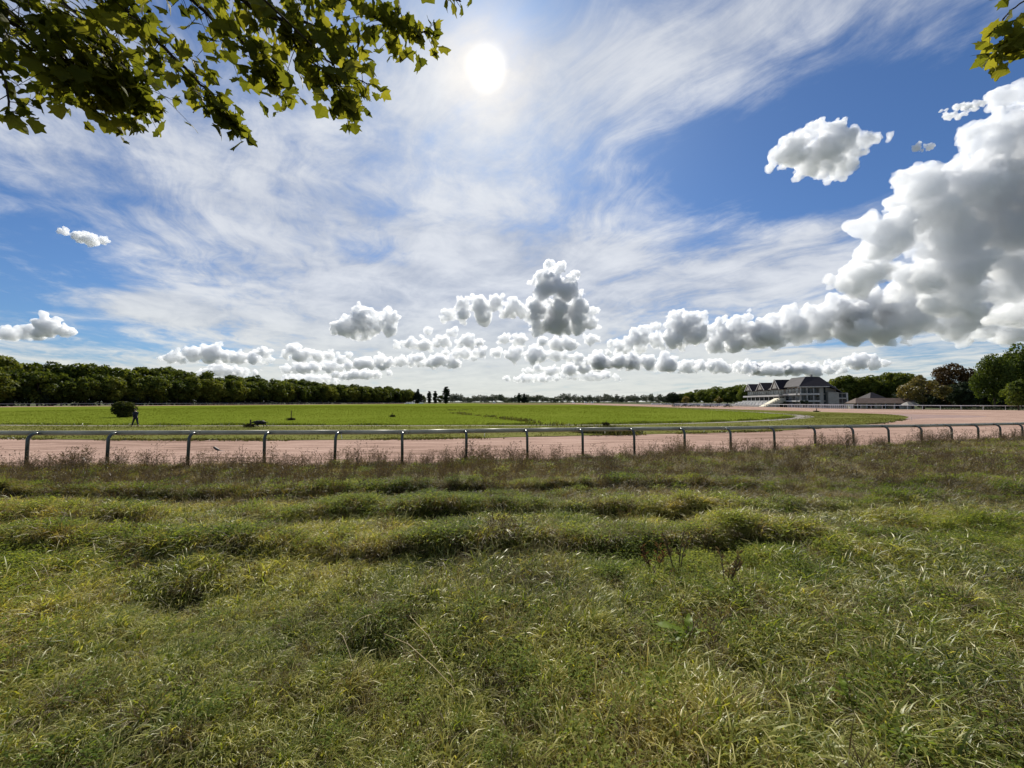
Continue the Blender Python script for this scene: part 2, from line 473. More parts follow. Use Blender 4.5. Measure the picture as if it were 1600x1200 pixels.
for j in range(ny_):
    yy = -7 + (fence_y(gxs) + 0.42 + 7) * ys[j]
    V.append(np.stack([gxs, yy, verge_z(gxs, yy)], 1))
V = np.concatenate(V); nn = len(gxs)
ii = np.arange(nn - 1)[None, :] + np.arange(ny_ - 1)[:, None] * nn
F = np.stack([ii, ii + 1, ii + nn + 1, ii + nn], -1).reshape(-1, 4)
tag(link('verge', np_mesh('verge', V, F, M['soil'], True)), kind='structure')
# ------------------------------------------------------------------ cumulus: closed lumpy bodies of even, pale vapour far out over the plain
def noise3(P, seed):
    """value noise in space, vectorised, about -1..1"""
    I = np.floor(P); f = P - I; f = f * f * (3 - 2 * f)
    def h(dx, dy, dz):
        q = np.sin((I[:, 0] + dx) * 127.1 + (I[:, 1] + dy) * 311.7 + (I[:, 2] + dz) * 74.7 + seed * 13.7) * 43758.5453
        return q - np.floor(q)
    def lx(dy, dz): return h(0, dy, dz) * (1 - f[:, 0]) + h(1, dy, dz) * f[:, 0]
    def ly(dz): return lx(0, dz) * (1 - f[:, 1]) + lx(1, dz) * f[:, 1]
    return (ly(0) * (1 - f[:, 2]) + ly(1) * f[:, 2]) * 2 - 1

def vapour(name, density):
    m = bpy.data.materials.new(name); m.use_nodes = True
    m.node_tree.nodes.clear()
    B = NB(m.node_tree)
    pv = B.node('ShaderNodeVolumePrincipled', {'Color': (0.955, 0.968, 0.985), 'Density': density, 'Anisotropy': 0.35})
    o = B.node('ShaderNodeOutputMaterial')
    B.l.new(pv.outputs[0], o.inputs['Volume'])
    m.cycles.homogeneous_volume = True
    return m

BASE_ALT = 900.0
_ico = bmesh.new(); bmesh.ops.create_icosphere(_ico, subdivisions=1, radius=1.0)
ICO_V = np.array([v.co[:] for v in _ico.verts]); ICO_F = np.array([[v.index for v in f.verts] for f in _ico.faces]); _ico.free()

def make_cloud(puffs, label, seed, base_py=None, res=70, flat=0.16, mfp=3.6, scud=True, alt=BASE_ALT):
    """puffs: (cx, cy, half width, half height) in photograph pixels; the cloud gets the distance at which its base hangs BASE_ALT up"""
    rng = random.Random(seed)
    cxs = [p[0] for p in puffs]
    base_py = base_py or max(p[1] + p[3] * 0.8 for p in puffs)
    mx = sum(cxs) / len(cxs)
    d = ray(mx, base_py); t = (alt - EYE) / d.z
    depth = d.y * t
    upx = depth / FPX
    spheres = []
    for cx, cy, rw, rh in puffs:
        c = at(cx, cy, depth)
        rx, rz = rw * upx * 1.22, rh * upx * 1.30
        r0 = min(rx, rz)
        c.y += rng.uniform(-0.3, 0.3) * r0
        n = max(1, int(math.ceil(rx / r0 * 1.2)))
        for i in range(n):                                   # core along the long side
            f = 0 if n == 1 else (i / (n - 1) * 2 - 1)
            s = r0 * (1.0 - 0.40 * abs(f) ** 1.5) * rng.uniform(0.62, 0.92)
            cc = c + Vector((f * max(0, rx - s), rng.uniform(-.3, .3) * r0, rng.uniform(-0.30, 0.22) * rz + (rz - r0) * rng.uniform(-.6, .6)))
            spheres.append((cc, s))
            for k in range(12):
                v = Vector((rng.gauss(0, 1), rng.gauss(-0.15, 0.8), rng.gauss(0.35, 0.8))).normalized()
                s1 = s * rng.uniform(0.16, 0.44)
                c1 = cc + v * (s * rng.uniform(0.85, 1.12))
                spheres.append((c1, s1))
                for q in range(6):
                    v2 = (v * 0.8 + Vector((rng.gauss(0, .7), rng.gauss(0, .7), rng.gauss(0.15, .7)))).normalized()
                    spheres.append((c1 + v2 * s1 * rng.uniform(0.85, 1.1), s1 * rng.uniform(0.16, 0.48)))
    if scud:
        for k in range(int(len(spheres) * 0.05)):                # torn scraps round the edge
            c0, s0 = spheres[rng.randrange(len(spheres))]
            v = Vector((rng.gauss(0, 1), rng.gauss(0, 0.5), rng.gauss(0.1, 0.8))).normalized()
            cc = c0 + v * (s0 + upx * rng.uniform(0.5, 4.0))
            for q in range(3):
                spheres.append((cc + Vector((rng.uniform(-2.5, 2.5), rng.uniform(-2, 2), rng.uniform(-1, 1))) * upx, upx * rng.uniform(1.0, 2.6)))
    V = np.concatenate([ICO_V * s + np.array(c) for c, s in spheres])
    F = np.concatenate([ICO_F + i * len(ICO_V) for i in range(len(spheres))])
    zb = at(mx, base_py, depth).z
    under = V[:, 2] < zb
    V[under, 2] = zb + (V[under, 2] - zb) * flat
    me = bpy.data.meshes.new('cloud_spheres'); me.from_pydata(V.tolist(), [], F.tolist())
    ob = bpy.data.objects.new('clouds', me); COL.objects.link(ob)
    ext = (V.max(0) - V.min(0)); size = max(ext[0], ext[2])
    md = ob.modifiers.new('r', 'REMESH'); md.mode = 'VOXEL'; vx = min(size / res / 1.25, ext[2] / 28); md.voxel_size = vx
    dg = bpy.context.evaluated_depsgraph_get()
    me2 = bpy.data.meshes.new_from_object(ob.evaluated_get(dg)); ob.modifiers.clear(); ob.data = me2; bpy.data.meshes.remove(me)
    n = len(me2.vertices)
    co = np.empty(n * 3); no = np.empty(n * 3)
    me2.vertices.foreach_get('co', co); me2.vertices.foreach_get('normal', no)
    co = co.reshape(-1, 3); no = no.reshape(-1, 3)
    sz0 = math.sqrt(ext[0] * ext[2])
    wl = min(sz0 / 7.0, 34 * upx); k = 0
    while wl > vx * 1.5:                                     # billows: round bumps with creases between, ever smaller
        bil = 1.0 - 2.6 * np.abs(noise3((co + seed * 37.0 + k * 91.0) / wl, seed + k))
        co = co + no * (bil * wl * (0.16 + 0.07 * k))[:, None]
        wl /= 2.1; k += 1
    org = Vector((gx(mx, depth), depth, zb))                   # origin at the base of the cloud
    dens = 1.0 / (mfp * upx)                                  # light goes a few pixels deep
    me2.vertices.foreach_set('co', (co - np.array(org)).ravel()); me2.update()
    md = ob.modifiers.new('r', 'REMESH'); md.mode = 'VOXEL'; md.voxel_size = vx * 0.85; md.use_smooth_shade = True   # cleans folds
    dg = bpy.context.evaluated_depsgraph_get()
    me3 = bpy.data.meshes.new_from_object(ob.evaluated_get(dg)); ob.modifiers.clear(); ob.data = me3; bpy.data.meshes.remove(me2)
    me3.name = 'clouds'; ob.location = org
    me3.materials.append(vapour('cloud_vapour', dens))
    ob['kind'] = 'stuff'; ob['label'] = label
    return ob

def inside(poly, x, y):
    r = False; j = len(poly) - 1
    for i in range(len(poly)):
        (xi, yi), (xj, yj) = poly[i], poly[j]
        if (yi > y) != (yj > y) and x < (xj - xi) * (y - yi) / (yj - yi) + xi: r = not r
        j = i
    return r
def fill(poly, n, r0, r1, seed):
    """puffs packed into the outline of a cloud, smaller towards its rim"""
    rg = random.Random(seed); out = []
    xs_, ys_ = [p[0] for p in poly], [p[1] for p in poly]
    t = 0
    while len(out) < n and t < 4000:
        t += 1
        x, y = rg.uniform(min(xs_), max(xs_)), rg.uniform(min(ys_), max(ys_)); r = r0 + (r1 - r0) * rg.random() ** 1.4
        if all(inside(poly, x + dx * r * 0.95, y + dy * r * 0.95) for dx, dy in ((-1, 0), (1, 0), (0, -1), (0, 1))):
            if len(out) < 4 or min(math.hypot(x - q[0], y - q[1]) for q in out) > r * 0.42: out.append((x, y, r * 1.12, r * 0.92))
    return out
CLOUDS = [   # label, puffs, base line, resolution
    ('tall cumulus tower over the middle of the horizon', [(868, 414, 12, 15), (856, 434, 17, 16), (884, 436, 15, 14), (868, 455, 30, 26), (868, 480, 36, 26), (846, 468, 17, 17), (892, 466, 18, 17), (850, 490, 26, 22), (888, 492, 28, 25), (910, 508, 18, 17), (872, 508, 34, 18), (918, 486, 10, 10)], 524, 125),
    ('grey cumulus just left of the tall tower', [(714, 492, 15, 12), (734, 478, 20, 19), (760, 474, 21, 20), (788, 472, 20, 20), (756, 492, 34, 13), (806, 488, 16, 16), (700, 498, 9, 7)], 509, 95),
    ('single heart shaped cumulus above the end of the wood', fill([(508, 525), (518, 492), (545, 486), (570, 466), (596, 472), (622, 500), (618, 532), (560, 540)], 20, 8, 26, 5), 531, 85),
    ('bright cumulus floating alone in the blue', fill([(1198, 250), (1222, 208), (1262, 200), (1300, 174), (1340, 190), (1350, 206), (1366, 180), (1408, 212), (1402, 240), (1345, 250), (1305, 292), (1240, 292), (1204, 272)], 30, 9, 36, 6), 284, 121),
    ('towering cumulus mass at the right edge', fill([(1640, 85), (1580, 125), (1522, 195), (1455, 250), (1385, 320), (1340, 378), (1355, 460), (1440, 530), (1640, 548), (1790, 530), (1790, 90)], 72, 22, 80, 7), 500, 190),
    ('wide low cumulus bank under the towering mass', fill([(1340, 548), (1336, 470), (1370, 440), (1420, 415), (1500, 430), (1660, 430), (1700, 555)], 36, 16, 54, 8), 545, 170),
    ('billowing cumulus above the grandstand', fill([(1178, 556), (1185, 490), (1215, 458), (1258, 456), (1290, 475), (1330, 446), (1380, 450), (1385, 552)], 32, 12, 42, 9), 549, 110),
    ('grey cumulus left of the grandstand sky', fill([(1090, 558), (1096, 512), (1130, 488), (1170, 486), (1200, 510), (1200, 556)], 18, 9, 28, 10), 551, 80),
    ('rounded cumulus in the middle of the chain', fill([(1022, 556), (1028, 510), (1060, 476), (1096, 480), (1112, 515), (1110, 554)], 18, 9, 30, 12), 548, 80),
    ('small white cumulus at the chain end', fill([(944, 556), (950, 530), (985, 520), (1000, 495), (1030, 492), (1040, 552)], 15, 7, 22, 13), 553, 70),
    ('low grey puff under the chain', [(960, 570, 14, 11), (976, 572, 12, 9)], 580, 40), ('long low grey cloud over far trees', [(1040, 575, 22, 7), (1070, 572, 20, 9)], 582, 50),
    ('small torn white cloud in the blue', [(1488, 180, 14, 6), (1508, 170, 16, 7), (1526, 162, 12, 6)], 184, 60), ('tiny white cloud beside the right mass', [(1446, 226, 13, 8)], 236, 40),
    ('little white cloud in the left blue', [(118, 366, 18, 8), (140, 372, 20, 10)], 384, 56), ('flat white cloud at the left edge', [(80, 514, 30, 14), (45, 520, 30, 10), (8, 524, 30, 8)], 531, 70),
    ('low cumulus over the left wood', [(300, 556, 26, 14), (330, 554, 26, 13), (270, 563, 18, 8)], 570, 60), ('white topped cumulus over the wood', [(372, 556, 26, 12), (400, 560, 18, 8)], 570, 50),
    ('puffy low cumulus above the wood', [(440, 549, 26, 15), (468, 553, 20, 11), (496, 557, 18, 8)], 565, 60), ('small white puff over the wood', [(530, 554, 16, 11)], 566, 44),
    ('small cumulus left of the middle', [(612, 563, 18, 13)], 575, 44), ('flat cumulus left of the middle', [(640, 541, 20, 9), (664, 538, 22, 11)], 549, 50),
    ('bright edged cumulus left of the middle', [(690, 522, 22, 13), (712, 530, 24, 14), (734, 536, 18, 10)], 546, 66),
    ('small rounded cumulus in the middle', [(800, 526, 18, 15)], 541, 46), ('flat bottomed cloud in the middle', [(720, 553, 24, 9), (752, 551, 26, 11)], 562, 50),
    ('long flat cloud in the middle', [(800, 552, 26, 11), (836, 550, 26, 12), (872, 556, 30, 12), (905, 562, 18, 7)], 572, 66),
    ('dark flat cumulus under the tall tower', [(870, 536, 26, 13), (905, 534, 24, 15)], 548, 60),
]
rcl = random.Random(91)
for i in range(26):                                          # the rows of small far cumulus that close up towards the horizon
    y_ = rcl.choice([566, 572, 578, 584, 589, 594, 598]) + rcl.uniform(-2, 2)
    x_ = rcl.uniform(230, 960) if i < 18 else rcl.uniform(960, 1420)
    f_ = (606 - y_) / 30
    pf_ = [(x_ + dx, y_ + rcl.uniform(-2, 2) * f_, rcl.uniform(12, 24) * (0.5 + f_), rcl.uniform(4, 9) * (0.35 + f_)) for dx in ((-22 * f_ - 6, 0, 20 * f_ + 6) if rcl.random() < 0.6 else (0, 16))]
    CLOUDS.append(('small grey cumulus low in the rows above the horizon', pf_, y_ + 4 + 6 * f_, 40))
SOFT = {190: 13.0, 170: 10.0, 121: 9.0, 110: 7.0, 40: 3.6}                # looser bodies: the near mass, the bank, the lone cloud, the chain
for i, (lab, pf, by, res) in enumerate(CLOUDS):
    make_cloud(pf, lab, 10 + i, by, res, mfp=SOFT.get(res, 4.4))
scene.cycles.volume_bounces = 7
# ------------------------------------------------------------------ trees
M['bark'] = plain('bark', (0.07, 0.055, 0.04), 0.9, 0.35, 2.0, 0.1, bump=0.5)
M['leaf_wood'] = leafmat('wood_leaves', [(0.030, 0.048, 0.009), (0.080, 0.110, 0.018), (0.165, 0.185, 0.032)], 0.45, 0.6, 0.15)
M['leaf_green'] = leafmat('green_leaves', [(0.030, 0.050, 0.011), (0.075, 0.110, 0.019), (0.145, 0.175, 0.032)], 0.45, 0.6, 0.15)
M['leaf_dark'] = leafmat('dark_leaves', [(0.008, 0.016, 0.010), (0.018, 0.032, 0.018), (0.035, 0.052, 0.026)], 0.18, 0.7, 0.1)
M['leaf_copper'] = leafmat('copper_leaves', [(0.014, 0.010, 0.006), (0.045, 0.028, 0.012), (0.085, 0.056, 0.020)], 0.3, 0.6, 0.15)
M['leaf_olive'] = leafmat('olive_leaves', [(0.06, 0.055, 0.018), (0.115, 0.10, 0.032), (0.19, 0.16, 0.05)], 0.4)
M['leaf_yellow'] = leafmat('yellow_leaves', [(0.10, 0.09, 0.02), (0.18, 0.15, 0.035), (0.24, 0.19, 0.05)], 0.4)
M['leaf_far'] = leafmat('far_leaves', [(0.030, 0.045, 0.035), (0.050, 0.068, 0.045), (0.075, 0.09, 0.055)], 0.25, scale=0.03)  # blue-green tint in the leaf colour takes the place of distance haze

def leaf_quads(rng, centers, rads, n, leaf, squash=0.85, inner=0.72, up=0.25):
    k = len(centers)
    w = rads ** 2; pick = rng.choice(k, n, p=w / w.sum())
    d = rng.normal(size=(n, 3)); d[:, 2] += up; d /= np.linalg.norm(d, axis=1)[:, None]
    pos = centers[pick] + d * (rads[pick] * rng.uniform(inner, 1.06, n))[:, None] * np.array([1, 1, squash])
    nrm = d * 0.8 + rng.normal(size=(n, 3)) * 0.65; nrm /= np.linalg.norm(nrm, axis=1)[:, None]
    a = np.cross(nrm, rng.normal(size=(n, 3))); a /= np.linalg.norm(a, axis=1)[:, None]
    b = np.cross(nrm, a)
    sz = (leaf * rng.uniform(0.55, 1.35, n))[:, None]
    f1, f2 = rng.uniform(0.45, 0.8, (n, 1)), rng.uniform(0.8, 1.1, (n, 1))
    V = np.stack([pos - a * sz * f2, pos - b * sz * f1 + nrm * sz * 0.15, pos + a * sz, pos + b * sz * f1 - nrm * sz * 0.1], 1).reshape(-1, 3)
    return V, np.arange(n * 4).reshape(-1, 4)

def crown_mesh(name, seed, rx, z0, z1, nclump, nleaf, leaf, mat, profile='round', clump=(0.24, 0.42)):
    rng = np.random.default_rng(seed)
    zc, rz = (z0 + z1) / 2, (z1 - z0) / 2
    if profile == 'round':
        d = rng.normal(size=(nclump, 3)); d /= np.linalg.norm(d, axis=1)[:, None]
        r = rng.uniform(0.35, 0.86, nclump) ** 0.6
        c = d * r[:, None] * np.array([rx, rx, rz]) * 0.84
        c[:, 2] += zc
        f = np.clip((c[:, 2] - z0) / (z1 - z0), 0, 1)
        c[:, :2] *= (0.80 + 0.42 * np.sin(np.pi * np.clip(f * 0.9 + 0.12, 0, 1)))[:, None]
        rad = rx * rng.uniform(*clump, nclump)
    elif profile == 'cone':
        f = rng.uniform(0, 1, nclump) ** 0.8
        a = rng.uniform(0, 2 * np.pi, nclump)
        rr = rx * (1 - f) * rng.uniform(0.4, 0.95, nclump)
        c = np.stack([np.cos(a) * rr, np.sin(a) * rr, z0 + f * (z1 - z0)], 1)
        rad = rx * (0.12 + 0.30 * (1 - f)) * rng.uniform(0.8, 1.2, nclump)
    else:                                  # column
        f = rng.uniform(0.03, 0.97, nclump)
        a = rng.uniform(0, 2 * np.pi, nclump)
        env = np.sin(np.pi * (0.12 + 0.80 * f)) ** 0.6
        rr = rx * env * rng.uniform(0.05, 0.70, nclump)
        c = np.stack([np.cos(a) * rr, np.sin(a) * rr, z0 + f * (z1 - z0)], 1)
        rad = rx * (0.12 + 0.88 * env) * rng.uniform(0.22, 0.36, nclump)
    V, F = leaf_quads(rng, c, rad, nleaf, leaf)
    V[:, 2] = np.maximum(V[:, 2], 0.15)
    return np_mesh(name, V, F, mat), c

def trunk_mesh(name, seed, h, r, crown_c, nlimb=6):
    rnd = random.Random(seed)
    mb = MB()
    top = h * 0.62
    pts = [(0, 0, -0.3)] + [(rnd.uniform(-.03, .03) * h * i / 4, rnd.uniform(-.03, .03) * h * i / 4, top * i / 4) for i in range(1, 5)]
    mb.tube(pts, [r * 1.3, r, r * 0.85, r * 0.65, r * 0.4], 8)
    idx = list(range(len(crown_c))); rnd.shuffle(idx)
    for i in idx[:nlimb]:
        c = Vector(crown_c[i]); s = Vector(pts[2 + i % 2])
        if c.z < s.z: s = Vector(pts[1])
        m = s.lerp(c, 0.5) + Vector((0, 0, 0.06 * h))
        mb.tube([s, m, c], [r * 0.45, r * 0.28, r * 0.1], 6)
    return mb.mesh(name, M['bark'], True)

KINDS = {}
def tree_kind(key, mat, rx, h, z0, nclump, nleaf, leaf, profile='round', seeds=(1,), tr=0.35, **kw):
    KINDS[key] = []
    for s in seeds:
        cm, c = crown_mesh('crown', s * 7 + len(KINDS) * 101, rx, z0, h, nclump, nleaf, leaf, M[mat], profile, **kw)
        KINDS[key].append((cm, trunk_mesh('trunk', s, h, tr, c), h))

def place_tree(key, var, x, y, h, label, group=None, name='deciduous_tree', rz=None, wide=1.0, cat='tree', z=-0.28):
    cm, tm, h0 = KINDS[key][var % len(KINDS[key])]
    e = empty(name, (x, y, z), rz if rz is not None else (x * 1.7 + y * 0.9) % 6.28)
    s = h / h0; e.scale = (s * wide, s * wide, s)
    link('trunk', tm, e); link('crown', cm, e)
    tag(e, label, cat, group)
    return e

tree_kind('wood', 'leaf_wood', 7.6, 22, 1.2, 46, 5200, 0.62, seeds=(1, 2, 3, 4, 5, 6))
tree_kind('green', 'leaf_green', 6.5, 18, 1.0, 46, 5600, 0.50, seeds=(11, 12, 13))
tree_kind('big', 'leaf_green', 9.5, 23, 2.2, 70, 12000, 0.46, seeds=(21, 22))
tree_kind('copper', 'leaf_copper', 7.5, 20, 1.2, 60, 10000, 0.42, seeds=(31,))
tree_kind('olive', 'leaf_olive', 7.5, 12.5, 2.0, 40, 4600, 0.36, seeds=(41, 42), clump=(0.16, 0.28))
tree_kind('spruce', 'leaf_dark', 4.6, 19, 0.8, 60, 3000, 0.6, 'cone', seeds=(51, 52))
tree_kind('column', 'leaf_dark', 2.6, 22, 0.4, 170, 5200, 0.42, 'column', seeds=(61,))
tree_kind('small', 'leaf_yellow', 3.2, 8, 0.8, 24, 1500, 0.4, seeds=(71, 72))
tree_kind('dark', 'leaf_dark', 6.0, 12, 0.4, 40, 3600, 0.5, seeds=(81,))

rt = random.Random(77)
# the wood along the far left straight: a front row and a taller row behind
A0, B0 = Vector((-300, 60)), Vector((-256, 196)); B1 = Vector((-142, 560))
pts = []
for s in np.linspace(0, 1, 46):
    p = B0.lerp(B1, float(s)); pts.append(p)
for i, s in enumerate((0.3, 0.65)):
    pts.append(A0.lerp(B0, s + 0.1))
for i, p in enumerate(pts):
    place_tree('wood', i, p.x + rt.uniform(-2.5, 2.5), p.y + rt.uniform(-2.5, 2.5), rt.uniform(19.0, 22.5), 'dark leafy tree in the front row of the long left wood', 'front row of the left wood', wide=rt.uniform(0.9, 1.12))
nrm = Vector((-(B1 - B0).y, (B1 - B0).x)).normalized()
for i, s in enumerate(np.linspace(-0.03, 0.95, 38)):
    p = B0.lerp(B1, float(s)) + nrm * rt.uniform(10, 16)
    hb = 28.0 if s < 0.30 else 26.0 if s < 0.6 else 24.0
    place_tree('wood', i + 3, p.x, p.y, hb + rt.uniform(-2.2, 2.0), 'tall yellow green treetop rising behind the front row of the left wood', 'back row of the left wood', wide=rt.uniform(0.85, 1.05))

# beyond the end of the wood
for px, Z, h, key, lab, nm in ((653, 560, 20, 'spruce', 'broad dark conifer just right of the end of the wood', 'conifer'), (671, 570, 18, 'column', 'slim dark conifer, left of the pair beside the broad one', 'conifer'),
                               (680, 580, 18.5, 'column', 'slim dark conifer, right of the pair near the cypress', 'conifer'), (697, 540, 23.5, 'column', 'tall narrow black cypress standing alone on the horizon', 'cypress'),
                               (811, 820, 21, 'column', 'thin dark conifer on the horizon, left of the far pair', 'conifer'), (819.5, 820, 19, 'spruce', 'pointed dark conifer on the horizon, right of the far pair', 'conifer')):
    place_tree(key, 0, gx(px, Z), Z, h, lab, name=nm, wide=2.1 if key == 'spruce' and px < 700 else 2.1 if px != 697 else 2.4)
place_tree('green', 0, gx(688, 600), 600, 14, 'pale rounded tree low between the slim conifers and the cypress')
place_tree('green', 1, gx(661, 590), 590, 13, 'small rounded tree tucked behind the broad dark conifer')

# trees on the right, from the far car park round to the frame's edge
place_tree('dark', 0, gx(1052, 330), 330, 10.5, 'near black round bush-like tree at the left end of the far right trees', wide=1.15)
row = [(1068, 325, 10.5), (1078, 318, 11.5), (1089, 310, 13.0), (1100, 300, 13.5), (1112, 292, 13.0), (1124, 284, 14.5), (1136, 276, 14.0), (1148, 268, 14.5), (1158, 262, 15.0)]
for i, (px, Z, h) in enumerate(row):
    place_tree('green', i, gx(px, Z), Z, h, 'mid green tree in the row left of the grandstand', 'trees left of the grandstand', wide=1.25)
place_tree('big', 0, gx(1168, 236), 236, 12.5, 'dark broad tree touching the left end of the grandstand', wide=1.0)
place_tree('small', 0, gx(1071, 300), 300, 7.0, 'small yellowing tree beside the near black round one')
place_tree('small', 1, gx(1122, 270), 270, 6.5, 'small pale yellow tree in front of the far row')
back = [(1322, 210, 18.0), (1338, 215, 17.5), (1352, 205, 17.0), (1366, 212, 18.0), (1381, 205, 18.5), (1396, 200, 19.0), (1412, 196, 18.5), (1424, 194, 16.0), (1306, 222, 17.0)]
for i, (px, Z, h) in enumerate(back):
    place_tree('wood', i, gx(px, Z), Z, h, 'leafy tree in the dense clump behind the pavilion roofs', 'trees behind the pavilion', wide=0.95)
place_tree('olive', 0, gx(1442, 140), 140, 10.8, 'spreading olive brown tree standing behind the white rail', wide=1.0)
place_tree('olive', 1, gx(1436, 178), 178, 15.0, 'loose pale treetop with sky gaps behind the olive brown tree', wide=0.6)
place_tree('copper', 0, gx(1489, 160), 160, 18.3, 'dark copper coloured rounded tree between the olive and the big green tree', wide=0.95)
place_tree('dark', 0, gx(1508, 138), 138, 9.5, 'dark low tree under the copper coloured one', wide=0.85)
place_tree('big', 0, gx(1553, 118), 118, 17.0, 'big yellow green tree, the left of the two at the right edge', wide=0.62)
place_tree('big', 1, gx(1608, 128), 128, 21.5, 'tallest broad green tree cut by the right edge', wide=0.80)
place_tree('green', 1, gx(1590, 104), 104, 8.8, 'low bright green tree in front of the tallest one', wide=0.85)
place_tree('green', 2, gx(1650, 110), 110, 15, 'green tree just outside the right edge beyond the rail', wide=0.9)

# far woods on the horizon: one mass
rng = np.random.default_rng(5)
Vs, Fs, n0 = [], [], 0
for i in range(260):
    x = -150 + 560 * (i / 259) + rng.uniform(-3, 3); y = 930 + rng.uniform(-50, 60)
    h = 16.0 + 5.0 * math.sin(i * 0.21) * math.sin(i * 0.057 + 1) + rng.uniform(-2.2, 2.6)
    c = rng.normal(size=(9, 3)) * np.array([3.0, 2.0, h * 0.16]) + np.array([x, y, h * 0.52]); rr = rng.uniform(2.2, 3.8, 9)
    c[0] = (x, y, h - 3.0)
    V, F = leaf_quads(rng, c, rr, 240, 1.1)
    V[:, 2] = np.maximum(V[:, 2], -0.2)
    Vs.append(V); Fs.append(F + n0); n0 += len(V)
tag(link('far_woods', np_mesh('far_woods', np.concatenate(Vs), np.concatenate(Fs), M['leaf_far'])), 'low dark line of far woods along the horizon', kind='stuff')
# undergrowth that closes the foot of the left wood
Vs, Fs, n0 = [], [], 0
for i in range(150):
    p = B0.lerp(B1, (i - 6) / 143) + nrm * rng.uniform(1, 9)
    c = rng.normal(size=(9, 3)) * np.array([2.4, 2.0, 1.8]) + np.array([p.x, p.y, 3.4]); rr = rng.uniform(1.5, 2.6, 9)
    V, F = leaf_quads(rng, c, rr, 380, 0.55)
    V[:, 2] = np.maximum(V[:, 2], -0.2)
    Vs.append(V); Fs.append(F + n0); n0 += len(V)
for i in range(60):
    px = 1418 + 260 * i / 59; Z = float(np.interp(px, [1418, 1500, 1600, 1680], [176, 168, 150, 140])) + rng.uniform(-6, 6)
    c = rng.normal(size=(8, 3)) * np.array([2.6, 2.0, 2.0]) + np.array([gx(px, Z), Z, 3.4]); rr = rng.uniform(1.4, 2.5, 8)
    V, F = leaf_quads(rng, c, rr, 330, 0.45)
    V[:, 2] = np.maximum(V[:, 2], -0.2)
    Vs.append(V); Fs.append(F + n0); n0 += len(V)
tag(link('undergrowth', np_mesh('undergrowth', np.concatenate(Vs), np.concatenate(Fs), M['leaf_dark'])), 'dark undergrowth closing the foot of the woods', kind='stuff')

# the lone bush in the meadow
rngb = np.random.default_rng(9)
be = empty('bush', (gx(196, 56), 56, 0.05))
d_ = rngb.normal(size=(46, 3)); d_ /= np.linalg.norm(d_, axis=1)[:, None]
c = d_ * rngb.uniform(0.3, 1.0, (46, 1)) ** 0.5 * np.array([1.15, 1.0, 0.90]) + np.array([-0.05, 0, 1.22]); c[:, 2] = np.maximum(c[:, 2], 0.35)
c[:14] = rngb.normal(size=(14, 3)) * np.array([0.55, 0.5, 0.08]) + np.array([0, 0, 0.42])
V, F = leaf_quads(rngb, c, rngb.uniform(0.36, 0.58, 46), 9000, 0.09)
link('foliage', np_mesh('foliage', V, F, leafmat('bush_leaves', [(0.022, 0.034, 0.010), (0.060, 0.072, 0.016), (0.13, 0.13, 0.03)], 0.42, 0.7, 0.1, scale=0.8)), be)
mb = MB(); rb = random.Random(3)
for k in range(34):
    a = rb.uniform(0, 6.28); l = rb.uniform(1.3, 2.3); t = rb.uniform(0.15, 1.15)
    e = Vector((math.cos(a) * math.sin(t), math.sin(a) * math.sin(t), math.cos(t))) * l
    if k < 8: e = Vector((rb.uniform(1.5, 2.2), rb.uniform(-.6, .6), rb.uniform(0.7, 1.7)))
    mb.tube([(0.1 * math.cos(a), 0.1 * math.sin(a), -0.1), tuple(e * 0.5 + Vector((0, 0, 0.15))), tuple(e)], [0.03, 0.018, 0.006], 5)
tag(mb.build('stems', M['bark'], be), kind='stuff')
tag(be, 'round dark green bush alone in the meadow behind the walker', 'bush')
# ------------------------------------------------------------------ rails
M['rail'] = plain('weathered_rail', (0.40, 0.37, 0.26), 0.45, 0.15, 2.5, 0.5, dirt=(0.15, 0.15, 0.09))
M['post'] = plain('green_post', (0.028, 0.042, 0.034), 0.25, 0.2, 4.0, 0.6, dirt=(0.10, 0.11, 0.09))
M['white_rail'] = plain('white_rail', (0.72, 0.72, 0.72), 0.45, 0.06, 1.5, 0.4, dirt=(0.4, 0.4, 0.38))
M['dark_rail'] = plain('dull_rail', (0.30, 0.30, 0.33), 0.5, 0.1, 1.5, 0.4)
M['steel'] = plain('grey_steel', (0.25, 0.26, 0.27), 0.4, 0.1, 4, 0.5, 0.6)

def goose(h, base, over=0.30):
    """post with a bent-over top, local: +Y leans over the track, z = 0 at the ground"""
    pts = [(0, 0, base), (0, 0, h * 0.5), (0, 0, h - 0.24)]
    for k in range(1, 7):
        a = k / 6 * math.pi / 2
        pts.append((0, 0.20 * (1 - math.cos(a)), h - 0.24 + 0.20 * math.sin(a)))
    pts.append((0, over, h - 0.03))
    return pts

fence = empty('rail_fence', (0, 0, 0))
tag(fence, 'green grey racecourse rail on bent posts along the near edge of the pink track', 'fence')
rl = []
for i, (x, y, zt) in enumerate(POSTS):
    j = min(max(i, 1), len(POSTS) - 2)
    t = (Vector(POSTS[j + 1][:2]) - Vector(POSTS[j - 1][:2])).normalized()
    ang = math.atan2(t.y, t.x)
    gz = float(verge_z(x, y))
    h = zt - gz - 0.05
    mb = MB().tube(goose(h, -0.35), [0.046] * 3 + [0.044] * 7, 12)
    p = mb.build('post', M['post'], fence, (x, y, gz), True)
    p.rotation_euler = (random.Random(i).uniform(-.012, .012), random.Random(i + 50).uniform(-.018, .018), ang)
    nv = Vector((-t.y, t.x))
    rl.append((Vector((x + nv.x * 0.30, y + nv.y * 0.30, zt - 0.075)), ang))
    mb = MB().box(-0.10, 0.10, -0.05, 0.05, -0.035, 0.012)
    br = mb.build('bracket', M['steel'], p, (0, 0.30, h - 0.035))
